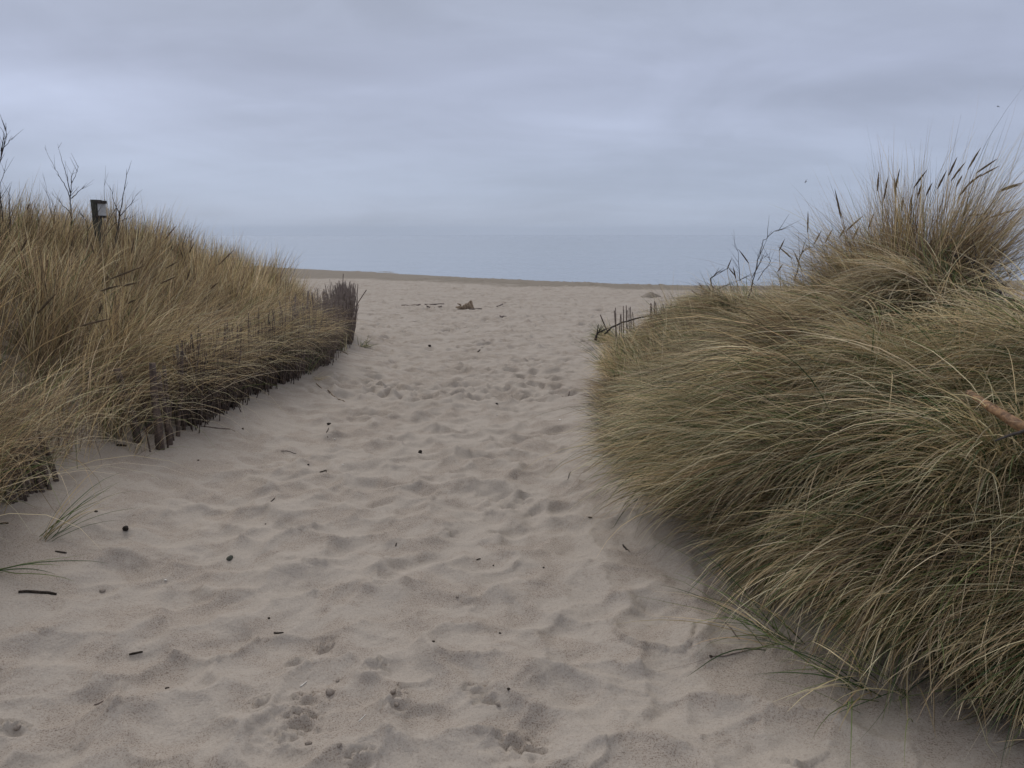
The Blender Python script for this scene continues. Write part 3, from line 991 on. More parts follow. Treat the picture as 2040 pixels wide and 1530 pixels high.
# ------------------------------------------------------------------ distinct tussocks
def tussock(name, label, px_root, n, spread, L, az, azs, th, ths, bend, bends, wts, w=0.003, group=None, nseg=7, Y=None, cat='grass tuft'):
    g = ground(*px_root) if Y is None else at(px_root[0], px_root[1], Y)
    g.z = float(HF(g.x, g.y))
    t = empty(name, g)
    tag(t, label, cat, group)
    G = Grass()
    x = g.x + RNG.normal(0, spread, n); y = g.y + RNG.normal(0, spread, n)
    z = HF(x, y) - 0.01
    c = colours(n, wts)
    G.add(np.stack([x, y, z], -1), az + RNG.normal(0, azs, n), np.abs(RNG.normal(th, ths, n)), RNG.normal(bend, bends, n),
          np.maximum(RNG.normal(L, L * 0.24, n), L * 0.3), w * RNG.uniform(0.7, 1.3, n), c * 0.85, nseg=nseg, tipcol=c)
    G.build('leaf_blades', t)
    return t, g


def ear(parent_name, foot, base, tip, parent=None, label=None, group=None, width=0.0062):
    """a marram spike: straw stalk from the foot to the base of a dark spindle ending at the tip"""
    foot, base, tip = Vector(foot), Vector(base), Vector(tip)
    n = 7
    ax = (tip - base)
    T = Tube()
    nn = 12
    pts, rad = [], []
    for i in range(nn):
        t = i / (nn - 1)
        pts.append(base + ax * t + Vector((0, 0, -0.012 * t * t)))
        rad.append(width * (0.18 + math.sin(math.pi * min(1, 0.06 + t * 0.97) ** 0.85) * 0.95) * (1 if t < 0.98 else 0.3))
    T.path(pts, rad, 7, 0.22)
    me = bpy.data.meshes.new('seed_spike')
    me.from_pydata([tuple(v) for v in T.v], [], T.f)
    k = len(me.vertices)
    at_ = me.color_attributes.new('tint', 'FLOAT_COLOR', 'POINT')
    cc = np.ones((k, 4), dtype=np.float32)
    basec = np.array([0.150, 0.112, 0.076]) * random.uniform(0.65, 1.3)
    cc[:, :3] = basec[None, :] * RNG.uniform(0.6, 1.5, (k, 1))
    at_.data.foreach_set('color', cc.ravel())
    S = Tube()
    mid_ = foot.lerp(base, 0.5) + Vector((0, 0, 0.03))
    S.path([foot, foot.lerp(mid_, 0.5), mid_, mid_.lerp(base, 0.55), base + ax * 0.05], [0.0032, 0.0030, 0.0028, 0.0026, 0.0024], 4)
    sm = bpy.data.meshes.new('stalk')
    sm.from_pydata([tuple(v) for v in S.v], [], S.f)
    a2 = sm.color_attributes.new('tint', 'FLOAT_COLOR', 'POINT')
    c2 = np.ones((len(sm.vertices), 4), dtype=np.float32); c2[:, :3] = STRAW * 0.8
    a2.data.foreach_set('color', c2.ravel())
    if parent is None:
        parent = empty('marram_spike', foot)
        tag(parent, label, 'grass spike', group)
    link('seed_spike', me, M_EAR, parent)
    link('stalk', sm, M_GRASS, parent)
    return parent


RNG = np.random.default_rng(303)
TALL = (3, 1.2, 4, 0.25, 0.1, 3, 1.6)
tA, gA = tussock('marram_tussock', 'tall upright brown tussock on the right dune top, left of the fanned one', (1796, 560), 1050, 0.125, 0.78, 2.4, 1.2, 0.20, 0.17, 0.16, 0.2, TALL, 0.0030, 'tall tussocks on top of the right dune', Y=5.75)
tB, gB = tussock('marram_tussock', 'tall brown tussock fanned to the right on the right dune top', (1868, 560), 1600, 0.125, 0.92, -0.05, 0.55, 0.50, 0.22, 0.32, 0.25, TALL, 0.0030, 'tall tussocks on top of the right dune', Y=5.65)
# dead skirt below the fanned tussock
G = Grass(); n = 500
x = gB.x + RNG.normal(0, 0.09, n) - 0.02; y = gB.y + RNG.normal(-0.05, 0.06, n)
G.add(np.stack([x, y, HF(x, y) + RNG.uniform(0.1, 0.32, n)], -1), RNG.uniform(0, 6.28, n), np.abs(RNG.normal(1.0, 0.4, n)), RNG.normal(1.3, 0.4, n), RNG.normal(0.26, 0.05, n),
      np.full(n, 0.004), colours(n, (0.5, 0, 3, 0, 0, 0.3, 6)))
G.build('dead_leaves', tB)

ears_A = [((1748, 380), (1751, 338)), ((1760, 400), (1770, 347)), ((1782, 385), (1793, 332)), ((1785, 395), (1782, 348)), ((1795, 420), (1800, 388)), ((1820, 375), (1848, 334)), ((1828, 392), (1838, 360)),
          ((1845, 390), (1858, 360)), ((1812, 415), (1818, 385))]
for b, t in ears_A:
    ear('', gA + Vector((random.uniform(-.05, .05), random.uniform(-.05, .05), 0)), at(b[0], b[1], gA.y + random.uniform(-.1, .15)), at(t[0], t[1], gA.y + random.uniform(-.1, .1)), tA)
ears_B = [((1868, 376), (1887, 335)), ((1890, 350), (1908, 308)), ((1895, 360), (1925, 318)), ((1928, 338), (1955, 290)), ((1945, 345), (1989, 312)), ((1952, 352), (1992, 327)), ((1905, 372), (1918, 345)),
          ((1994, 378), (2040, 360)), ((1990, 382), (2036, 364)), ((1968, 435), (2034, 412)), ((1930, 430), (1955, 425)), ((1912, 390), (1940, 352)), ((1925, 372), (1960, 340)), ((1935, 469), (1982, 468))]
for b, t in ears_B:
    ear('', gB + Vector((random.uniform(-.05, .05), random.uniform(-.05, .05), 0)), at(b[0], b[1], gB.y + random.uniform(-.1, .15)), at(t[0], t[1], gB.y + random.uniform(-.1, .1)), tB)

# single spikes standing out of the right dune
R_EARS = [((1676, 437), (1663, 372), 'tallest lone spike left of the upright tussock'), ((1609, 463), (1610, 417), 'lone upright spike left of the tallest lone spike on the right dune'),
          ((1621, 488), (1638, 455), 'spike slanting right above the middle of the right dune crest'), ((1644, 484), (1660, 452), 'spike slanting right beside a parallel one on the dune crest'),
          ((1684, 462), (1722, 425), 'long spike slanting right below the upright tussock'), ((1672, 474), (1686, 448), 'small spike at the left foot of the upright tussock'),
          ((1552, 500), (1564, 473), 'thin upright spike near the twiggy stem on the crest'), ((1578, 515), (1549, 488), 'pale spike slanting left on the crest'),
          ((1492, 525), (1470, 493), 'dark spike slanting left beside the twig on the crest'), ((1598, 540), (1580, 495), 'bowed brown spike curving down from the crest'),
          ((1448, 538), (1458, 512), 'thin spike at the lower crest of the right dune'), ((1463, 548), (1450, 530), 'short dark spike at the lower crest pointing left'),
          ((1549, 542), (1561, 522), 'short dark spike low on the crest right of the twig'), ((1466, 555), (1460, 528), 'short dark spike crossing another at the lower crest'),
          ((1404, 581), (1391, 560), 'left of two small dark spikes leaning left in front of the sea'), ((1420, 586), (1407, 563), 'right of two small dark spikes leaning left in front of the sea'),
          ((1394, 592), (1376, 575), 'small spike leaning left above the fence post stub'), ((1370, 603), (1344, 592), 'small spike lying nearly flat left of the fence post stub'),
          ((1730, 455), (1742, 420), 'spike against the left side of the upright tussock'), ((1700, 475), (1712, 447), 'short pale spike on the crest below the upright tussock'),
          ((1410, 640), (1362, 654), 'long brown spike hanging left across the dune flank')]
for b, t, lab in R_EARS:
    Y = 6.2 + (1700 - b[0]) * 0.011 if b[0] < 1700 else 6.0
    B = at(b[0], b[1], Y); Tt = at(t[0], t[1], Y - random.uniform(0, 0.1))
    d = (B - Tt).normalized() + Vector((0.35, 0, -0.9))
    f = Vector((B.x + 0.12 + random.uniform(-0.05, 0.1), B.y + random.uniform(-0.1, 0.1), 0)); f.z = float(H0(f.x, f.y))
    if t[1] > b[1]: f = Vector((B.x + 0.55, B.y + 0.1, 0)); f.z = float(H0(f.x, f.y))
    ear('', f, B, Tt, None, lab, 'single spikes on the right dune', 0.0064)

# single spikes on the left dune
L_EARS = [((54, 418), (59, 402), 6.5, 'short dark spike against the sky at the far left'), ((328, 478), (352, 446), 8.0, 'dark spike pointing up right against the sky right of the signpost'),
          ((42, 500), (56, 470), 5.6, 'brown spike low in the grass at the far left'), ((436, 528), (468, 494), 8.5, 'long spike slanting right on the far skyline of the left dune'),
          ((340, 500), (344, 482), 9.0, 'upright spike right of the signpost skyline'), ((365, 515), (358, 493), 9.0, 'short spike leaning left on the skyline'),
          ((376, 505), (388, 480), 9.2, 'spike leaning right next to the short leaning one'), ((187, 505), (180, 478), 6.6, 'spike leaning left below the signpost'),
          ((262, 505), (268, 470), 7.6, 'upright spike between signpost and the skyline spike'), ((218, 557), (292, 525), 5.8, 'long spike lying right in the middle of the left grass'),
          ((330, 535), (356, 518), 7.2, 'spike slanting right below the skyline'), ((200, 580), (240, 565), 5.2, 'brown spike lying flat in the left grass'),
          ((320, 565), (352, 548), 6.6, 'spike slanting right in the middle of the dune grass'), ((372, 558), (380, 530), 7.4, 'upright spike above the fence run'),
          ((160, 650), (225, 630), 4.6, 'thick spike bending right in the lower left grass'), ((198, 625), (202, 600), 4.9, 'short dark upright spike in the lower left grass'),
          ((255, 605), (270, 594), 5.6, 'tiny dark spike in the middle of the left grass'), ((245, 570), (275, 560), 5.6, 'spike lying right beside the long one'),
          ((75, 625), (112, 580), 4.4, 'brown curved spike in the lower left corner of the dune'), ((420, 575), (436, 560), 7.6, 'spike slanting right over the brown brushwood')]
for b, t, Y, lab in L_EARS:
    B = at(b[0], b[1], Y); Tt = at(t[0], t[1], Y - 0.02)
    f = B - (Tt - B).normalized() * 0.5 + Vector((-0.05, 0.05, -0.15)); f.z = max(float(H0(f.x, f.y)), f.z)
    ear('', f, B, Tt, None, lab, 'single spikes on the left dune', 0.0062)

# small tufts beside the path
GRN = (1.5, 0.4, 0.3, 3, 3, 0.3, 0.2)
tussock('grass_tuft', 'round dark green tuft with a crooked stake at the edge of the right dune', (1212, 682), 420, 0.05, 0.40, 3.1, 0.9, 0.75, 0.35, 0.6, 0.3, (1.5, 0.5, 0.6, 3, 4, 0.3, 0.5), 0.0065, Y=None)
tussock('grass_tuft', 'straw skirt of grass hanging below the green tuft on the right', (1240, 690), 260, 0.07, 0.50, 3.7, 0.35, 0.9, 0.25, 0.9, 0.25, (4, 2, 1.5, 0.6, 0.4, 1, 0.5), 0.006)
tussock('grass_tuft', 'low bushy tuft on open sand beside the far fence end', (722, 692), 46, 0.04, 0.20, 0.4, 1.2, 0.7, 0.3, 0.5, 0.3, GRN, 0.006)
tussock('grass_tuft', 'few upright green blades between the low bushy tuft and the fence', (685, 700), 12, 0.03, 0.30, 1.0, 1.2, 0.15, 0.1, 0.4, 0.2, GRN, 0.006)
tussock('grass_tuft', 'sparse sprig with two flat green leaves beside the brown fence run', (612, 745), 18, 0.03, 0.34, 0.1, 0.6, 0.6, 0.4, 0.6, 0.3, GRN, 0.0055)
tussock('grass_tuft', 'pale yellow wisps lying on the sand below the two leaved sprig', (625, 757), 26, 0.03, 0.16, 0.0, 0.7, 1.1, 0.2, 0.5, 0.2, (3, 3, 0, 1, 0, 0, 0), 0.004)
tussock('grass_tuft', 'large loose green sprig on the sand in front of the nearest stakes', (84, 1078), 24, 0.02, 0.44, 0.75, 0.45, 0.95, 0.25, 0.5, 0.2, GRN, 0.0042)
tussock('grass_tuft', 'green leaves lying flat from the left edge of the sand', (-25, 1138), 6, 0.02, 0.40, -0.05, 0.06, 1.25, 0.1, 0.45, 0.1, (0.5, 0, 0, 3, 3, 0, 0), 0.005)
tussock('grass_tuft', 'grass bunch standing at the foot of the thick leaning stakes', (225, 878), 70, 0.05, 0.34, 0.0, 1.2, 0.2, 0.15, 0.5, 0.3, (3, 1, 1, 2, 1.5, 1, 0.5), 0.0036)
tussock('grass_tuft', 'dry wisps spraying over the sand right of the thick leaning stakes', (270, 902), 30, 0.06, 0.36, 0.1, 0.8, 0.6, 0.3, 0.9, 0.3, (3, 2, 1, 1, 1, 1, 0.5), 0.0032)
tussock('grass_tuft', 'dark green fan reaching onto the sand at the lower right', (1735, 1370), 60, 0.06, 0.42, 3.5, 0.5, 0.9, 0.25, 0.7, 0.25, (1, 0.5, 0, 3, 3, 0.5, 0.2), 0.0042)
tussock('grass_tuft', 'green sprig with long curved leaves in front of the right dune', (1560, 1275), 52, 0.05, 0.46, 3.35, 0.45, 0.9, 0.25, 0.6, 0.25, (1, 0.5, 0, 3, 3, 0.5, 0.2), 0.004)
tussock('grass_tuft', 'green leaves reaching onto the sand at the middle of the right dune foot', (1290, 915), 70, 0.07, 0.5, 3.45, 0.3, 0.9, 0.2, 0.6, 0.2, (2, 0.5, 0.3, 3, 2, 0.3, 0.2), 0.004)
tussock('grass_tuft', 'small green tuft below the ridge of the right dune', (1285, 735), 160, 0.08, 0.34, 3.2, 0.9, 0.8, 0.3, 0.7, 0.3, (2, 0.6, 0.5, 2.4, 3, 0.3, 0.5), 0.0052)
tussock('grass_tuft', 'tall thin blades bending left before the waterline', (1345, 640), 110, 0.09, 0.62, 2.7, 0.7, 0.22, 0.16, 0.45, 0.25, (3, 1, 2, 1.5, 1, 1, 0.6), 0.0046, Y=10.2)
tussock('grass_tuft', 'pale dry tuft among the low broken stakes', (1310, 660), 160, 0.14, 0.34, 3.3, 1.2, 0.4, 0.25, 0.6, 0.3, (3, 2, 2, 1.5, 1, 1, 0.6), 0.0055, Y=10.3)

# ------------------------------------------------------------------ bare shrubs
def twiggy(name, label, paths, Y, mat, group=None, r0=0.007, side=10, cat='shrub', part='twig'):
    """paths: main stems as lists of (u, v, depth offset); side twigs grow on them"""
    p0 = at(paths[0][0][0], paths[0][0][1], Y + paths[0][0][2])
    t = empty(name, p0)
    tag(t, label, cat, group)
    for k, pa in enumerate(paths):
        T = Tube()
        pts = [at(u, v, Y + d) for (u, v, d) in pa]
        rr0 = r0 * (1.0 if k == 0 else 0.62)
        fine_ = []
        for i in range(len(pts) - 1):
            for s_ in range(4):
                fine_.append(pts[i].lerp(pts[i + 1], s_ / 4) + Vector((random.gauss(0, 1), random.gauss(0, 1), random.gauss(0, 1))) * 0.0035)
        fine_.append(pts[-1])
        n = len(fine_)
        T.path(fine_, [rr0 * (1 - 0.86 * i / (n - 1)) for i in range(n)], 5, 0.1)
        for j in range(side if k == 0 else side // 2):
            i = random.randrange(2, n - 1)
            d = (fine_[i + 1] - fine_[i]).normalized()
            o = Vector((random.uniform(-1, 1), random.uniform(-1, 1), random.uniform(0, 0.8)))
            e = fine_[i] + (d + o * 0.7).normalized() * random.uniform(0.05, 0.22)
            stick(T, fine_[i], e, rr0 * 0.4, rr0 * 0.12, 4, 0.05, 4)
        T.build(part, mat, t)
    return t


def drop(u, v, Y, dv=60):
    return (u, v + dv, 0.0)


twiggy('bare_shrub', 'leafless forked sapling left of the signpost', [
    [(143, 540, 0), (143, 460, 0), (141, 410, 0), (140, 385, 0), (143, 365, 0), (152, 345, 0), (157, 330, .1)],
    [(141, 395, 0), (130, 370, .1), (118, 350, .1), (104, 325, .2), (88, 293, .2)],
    [(140, 385, 0), (134, 355, -.1), (124, 320, -.1), (115, 286, -.2)],
    [(143, 395, 0), (158, 380, .1), (170, 370, .2)], [(140, 425, 0), (122, 405, .1), (101, 383, .1)],
    [(143, 365, 0), (142, 350, 0), (145, 344, 0)]], 9.2, M_TWIG, 'leafless saplings on the left dune', 0.009, 8)
twiggy('bare_shrub', 'leafless sapling right of the signpost', [
    [(220, 540, 0), (230, 480, 0), (238, 430, 0), (246, 390, 0), (252, 350, 0), (262, 320, 0)],
    [(240, 430, 0), (258, 410, .1), (276, 385, .2)], [(238, 428, 0), (226, 400, -.1), (220, 375, -.1)],
    [(205, 500, 0), (212, 445, 0), (230, 415, .1), (248, 385, .1)], [(210, 470, 0), (228, 445, .1), (256, 435, .2)]], 9.4, M_TWIG, 'leafless saplings on the left dune', 0.009, 8)
twiggy('bare_shrub', 'single thin whip rising right behind the signpost', [
    [(206, 520, 0), (206, 470, 0), (207, 410, 0), (210, 330, 0)]], 9.9, M_TWIG, 'leafless saplings on the left dune', 0.006, 4)
twiggy('bare_shrub', 'low tangled twigs left of the signpost foot', [
    [(172, 520, 0), (175, 470, 0), (172, 440, 0), (160, 425, 0)], [(175, 460, 0), (186, 440, 0), (190, 425, 0)], [(115, 510, 0), (110, 450, 0), (98, 400, 0), (86, 346, .1)],
    [(112, 460, 0), (100, 420, 0), (96, 390, 0)], [(115, 500, 0), (108, 420, 0), (104, 395, 0)], [(80, 480, 0), (76, 430, 0), (68, 400, 0)]], 9.0, M_TWIG, 'leafless saplings on the left dune', 0.006, 12)
twiggy('bare_shrub', 'tall leafless branches cut by the left edge of the picture', [
    [(0, 470, 0), (-2, 400, 0), (-6, 345, 0), (5, 300, 0), (13, 270, 0), (12, 245, 0)],
    [(6, 440, 0), (2, 400, 0), (0, 370, 0), (8, 340, 0), (16, 315, 0)], [(-3, 335, 0), (6, 295, .1), (18, 285, 0), (25, 272, .1)],
    [(2, 300, 0), (9, 272, 0), (2, 255, 0)], [(20, 470, 0), (19, 410, 0), (20, 372, 0)]], 7.0, M_TWIG, 'leafless saplings on the left dune', 0.008, 8)

# twig on the right crest and the thorny arching stem
twiggy('bare_twig', 'thin forked twig standing out of the grass on the right crest', [
    [(1490, 600, 0), (1500, 560, 0), (1510, 520, 0), (1522, 480, 0), (1538, 464, 0), (1554, 458, 0)],
    [(1474, 560, 0), (1472, 530, 0), (1470, 500, 0), (1457, 485, 0)], [(1500, 552, 0), (1516, 520, 0), (1530, 505, .1)],
    [(1510, 560, 0), (1535, 520, .1), (1530, 512, .1)]], 7.2, M_TWIG, None, 0.006, 12, 'twig')
twiggy('bramble_stem', 'long thorny stem arching over the beach from the right dune', [
    [(1186, 678, 0), (1190, 664, 0), (1200, 660, 0)], [(1205, 666, 0), (1218, 652, 0), (1240, 643, 0), (1275, 632, .1), (1320, 626, .2), (1362, 610, .3), (1400, 590, .3), (1428, 577, .4), (1460, 562, .5), (1520, 540, .6)],
    [(1420, 580, .4), (1416, 555, .4), (1426, 545, .4), (1445, 538, .5)]], 9.6, M_TWIG, None, 0.020, 10, 'twig')
twiggy('bramble_stem', 'bent dry stem crossing the sky below the lone spikes', [
    [(1585, 560, 0), (1592, 520, 0), (1600, 498, 0), (1625, 490, .1), (1660, 494, .2)]], 6.7, M_TWIG, None, 0.006, 10, 'twig')

# dead thorny shrub at the right edge
def dead_bush():
    random.seed(21)
    g = at(2040, 640, 5.15); g.z = float(HF(g.x, g.y))
    t = empty('dead_bush', g)
    tag(t, 'dead thorny bush with curling dark branches at the right edge', 'bush')

    def grow(T, p, d, L, r, lev):
        n = 9; pts = [p]; cur = Vector((random.gauss(0, 1), random.gauss(0, 1), random.gauss(0, 1))) * 0.28
        for i in range(n):
            cur += Vector((random.gauss(0, 1), random.gauss(0, 1), random.gauss(0, .8))) * 0.11
            d = (d + cur * 0.45).normalized()
            pts.append(pts[-1] + d * L / n)
        T.path(pts, [r * (1 - 0.6 * i / n) for i in range(n + 1)], 5, 0.2)
        if lev > 0:
            for _ in range(5):
                i = random.randrange(2, n)
                dd = ((pts[i + 1] - pts[i]).normalized() + Vector((random.gauss(0, 1), random.gauss(0, 1), random.gauss(0.2, .8))) * 0.9).normalized()
                grow(T, pts[i], dd, L * random.uniform(0.35, 0.7), r * 0.5, lev - 1)
    for k in range(11):
        T = Tube()
        p = Vector((g.x + random.uniform(-0.22, 0.5), g.y + random.uniform(-0.2, 0.3), 0)); p.z = float(HF(p.x, p.y))
        grow(T, p, Vector((random.uniform(-1.2, 0.3), random.uniform(-.4, .4), random.uniform(0.25, 0.9))).normalized(), random.uniform(0.28, 0.48), random.uniform(0.007, 0.012), 2)
        T.build('branch', M_TWIG, t)
    # fallen branches and pale chips below the bush
    for k, (a, b, lab) in enumerate((((2015, 600), (2080, 604), 'dead branch lying level under the dead bush at the right edge'), ((1952, 560), (1975, 600), 'crooked dead branch left of the dead bush'),
                                     ((1955, 550), (2000, 570), 'thin dead branch arching over the sand beside the dead bush'))):
        T = Tube()
        A = at(a[0], a[1], 5.3); B = at(b[0], b[1], 5.2)
        A.z = max(A.z, float(HF(A.x, A.y))); 
        stick(T, A, B, 0.013, 0.009, 7, 0.16, 6)
        tag(T.build('fallen_branch', M_TWIG), lab, 'branch', 'fallen branches by the dead bush')
    for k in range(26):
        x = g.x + random.uniform(-0.5, 0.9); y = g.y + random.uniform(-0.9, 0.9)
        T = Tube(); z = float(HF(x, y)) + 0.012; a = random.uniform(0, 3.14); L = random.uniform(0.03, 0.07)
        stick(T, (x - L * math.cos(a), y - L * math.sin(a), z), (x + L * math.cos(a), y + L * math.sin(a), z + 0.01), 0.014, 0.010, 4, 0.1, 5, 0.3)
        tag(T.build('bark_chip', M_DRIFT), 'pale flat chip of bark strewn under the dead bush at the right edge', 'bark chip', 'bark chips under the dead bush')


dead_bush()

# stripped branch poking out at the right edge
random.seed(5)
T = Tube()
P1, P2, P3, P4 = at(1930, 782, 3.05), at(1978, 814, 2.74), at(2045, 856, 2.52), Vector((2.75, 2.35, float(H0(2.75, 2.35))))
pp = [P1, P1.lerp(P2, .5), P2, P2.lerp(P3, .35), P2.lerp(P3, .7), P3, P3.lerp(P4, .5), P4]
T.path(pp, [0.012, 0.014, 0.016, 0.018, 0.019, 0.020, 0.024, 0.027], 14, 0.15)
br = T.build('driftwood_branch', M_PINE)
tag(br, 'stripped orange brown branch poking out of the grass at the right edge', 'branch')
T = Tube(); stick(T, P3, at(1975, 878, 2.38), 0.006, 0.003, 6, 0.08, 5)
T.build('side_twig', M_TWIG, None)
st = bpy.data.objects['side_twig']; st.parent = br

# ------------------------------------------------------------------ signpost on the left dune
def box(T, c, ax, ay, az, hx, hy, hz):
    b = len(T.v)
    for sx_ in (-1, 1):
        for sy_ in (-1, 1):
            for sz_ in (-1, 1):
                T.v.append(c + ax * hx * sx_ + ay * hy * sy_ + az * hz * sz_)
    for f in ((0, 1, 3, 2), (4, 6, 7, 5), (0, 4, 5, 1), (2, 3, 7, 6), (0, 2, 6, 4), (1, 5, 7, 3)):
        T.f.append(tuple(b + i for i in f))


Ysp = 9.6
top = at(191, 398, Ysp); foot = at(204, 560, Ysp); foot.z = float(H0(foot.x, foot.y)) - 0.1
sp_ = empty('signpost', foot)
tag(sp_, 'weathered leaning post with a small white board on the left dune', 'signpost')
T = Tube()
n = 9
pts = [foot.lerp(top, i / (n - 1)) for i in range(n)]
T.path(pts, [0.042 + 0.022 * (i / (n - 1)) ** 2 for i in range(n)], 9, 0.06)
T.build('post', M_POST, sp_)
zt = (top - foot).normalized()
xt = Vector((1, 0.9, 0)).normalized(); xt = (xt - zt * xt.dot(zt)).normalized(); yt = zt.cross(xt)
c = at(203, 417, Ysp - 0.02)
T = Tube(); box(T, c, xt, yt, zt, 0.045, 0.006, 0.095); T.build('sign_board', M_WHITE, sp_, smooth=False)
for v_ in (402.5, 431.5):
    T = Tube(); box(T, at(201, v_, Ysp - 0.03), xt, yt, zt, 0.062, 0.016, 0.013 if v_ > 420 else 0.018)
    T.build('crossbar', M_TWIG, sp_, smooth=False)

# ------------------------------------------------------------------ driftwood stump on the beach
def lump(name, pts_r, mat, label=None, cat=None, parent=None, sub=2, jit=0.0, group=None):
    """one skinned body grown along connected points: [(x,y,z,r, parent index)]"""
    me = bpy.data.meshes.new(name)
    me.from_pydata([p[:3] for p in pts_r], [(i, p[4]) for i, p in enumerate(pts_r) if p[4] is not None], [])
    o = bpy.data.objects.new(name, me); COL.objects.link(o)
    sk = o.modifiers.new('skin', 'SKIN')
    for i, p in enumerate(pts_r):
        me.skin_vertices[0].data[i].radius = (p[3], p[3] * random.uniform(0.85, 1.15))
    me.skin_vertices[0].data[0].use_root = True
    ss = o.modifiers.new('sub', 'SUBSURF'); ss.levels = ss.render_levels = sub
    dg = bpy.context.evaluated_depsgraph_get()
    m2 = bpy.data.meshes.new_from_object(o.evaluated_get(dg))
    o.modifiers.clear(); o.data = m2
    if jit:
        for v in m2.vertices:
            v.co += v.normal * random.uniform(-jit, jit)
    m2.materials.clear(); m2.materials.append(mat)
    for p in m2.polygons: p.use_smooth = True
    if parent is not None: o.parent = parent
    if label: tag(o, label, cat, group)
    return o


random.seed(31)
gd = ground(925, 616)
S = 1.0
o = lump('driftwood_stump', [(-0.16, 0, 0.05, 0.05, None), (-0.02, -0.02, 0.07, 0.085, 0), (0.12, 0, 0.12, 0.095, 1), (0.19, 0.02, 0.24, 0.055, 2), (0.20, 0.0, 0.30, 0.04, 3), (0.30, -0.03, 0.03, 0.022, 2),
                            (-0.30, 0.02, 0.08, 0.028, 0), (0.06, 0.02, 0.20, 0.03, 1), (-0.13, 0.05, 0.15, 0.025, 0), (-0.24, 0.02, 0.19, 0.02, 8)], M_DRIFT, 'pale gnarled driftwood stump lying alone on the open beach', 'driftwood', jit=0.006)
o.location = gd + Vector((0.02, 0, -0.015))

# sand heap near the waterline
random.seed(4)
gh = ground(1296, 592)
n1_, n2_ = 14, 26
vs, fs = [], []
for i in range(n1_ + 1):
    for k in range(n2_):
        a = 2 * math.pi * k / n2_; r = i / n1_
        rad = 0.46 * r * (1 + 0.12 * math.sin(a * 3 + 1))
        h = 0.19 * (1 - r * r) ** 1.3 * (1 + 0.10 * random.uniform(-1, 1)) - 0.03 * r
        x = gh.x + rad * math.cos(a); y = gh.y + rad * 0.8 * math.sin(a)
        vs.append((x, y, gh.z + h - 0.01))
for i in range(n1_):
    for k in range(n2_):
        fs.append((i * n2_ + k, i * n2_ + (k + 1) % n2_, (i + 1) * n2_ + (k + 1) % n2_, (i + 1) * n2_ + k))
me = bpy.data.meshes.new('sand_heap_mesh'); me.from_pydata(vs, [], fs)
M_HEAP = wood_material('brown_heap_sand', (0.20, 0.17, 0.14), (0.33, 0.285, 0.24), (12, 12, 12))
tag(link('sand_heap', me, M_HEAP), 'low brown heap of sand on the beach before the waterline', 'sand heap')

# ------------------------------------------------------------------ gulls
def gull(u, v, Y, s, bank, label):
    p = at(u, v, Y)
    sec = [(-1.0, 0.02, 0.05), (-0.62, 0.22, 0.16), (-0.28, 0.16, 0.22), (0, 0.0, 0.24), (0.28, 0.16, 0.22), (0.62, 0.22, 0.16), (1.0, 0.02, 0.05)]
    V_, F_ = [], []
    for (sp2, up, ch) in sec:                       # wings: thin closed airfoil
        sw = -abs(sp2) ** 1.5 * 0.22
        for (cx_, cz_) in ((ch * 0.5, 0.0), (0.05, 0.028), (-ch * 0.5, 0.0), (0.0, -0.01)):
            V_.append(Vector((sp2 * 0.62, cx_ + sw, up * 0.62 + cz_)))
    for i in range(len(sec) - 1):
        for k in range(4):
            F_.append((i * 4 + k, i * 4 + (k + 1) % 4, (i + 1) * 4 + (k + 1) % 4, (i + 1) * 4 + k))
    b = len(V_)
    prof = [(0.36, 0.004), (0.31, 0.03), (0.24, 0.055), (0.12, 0.075), (-0.02, 0.085), (-0.18, 0.06), (-0.30, 0.03), (-0.40, 0.035), (-0.44, 0.01)]
    for (yy, r) in prof:
        for k in range(8):
            a = 2 * math.pi * k / 8
            V_.append(Vector((r * math.cos(a), yy, -0.03 + r * math.sin(a) * (0.35 if yy < -0.25 else 1))))
    for i in range(len(prof) - 1):
        for k in range(8):
            F_.append((b + i * 8 + k, b + i * 8 + (k + 1) % 8, b + (i + 1) * 8 + (k + 1) % 8, b + (i + 1) * 8 + k))
    Rm = Matrix.Rotation(bank, 3, 'Y') @ Matrix.Rotation(R(75), 3, 'Z')
    Rm = Matrix.Rotation(bank, 3, 'Y') @ Matrix.Rotation(R(35), 3, 'Z') @ Matrix.Rotation(0.3, 3, 'X')
    me = bpy.data.meshes.new('gull'); me.from_pydata([tuple(Rm @ (v_ * s)) for v_ in V_], [], F_)
    o = link('gull', me, M_GULL); o.location = p
    tag(o, label, 'gull', 'gulls in the sky')


gull(1605, 362, 150, 0.85, -0.9, 'steeply banking gull low over the right dune')
gull(1988, 212, 150, 0.75, 0.25, 'gliding gull high near the right edge of the sky')

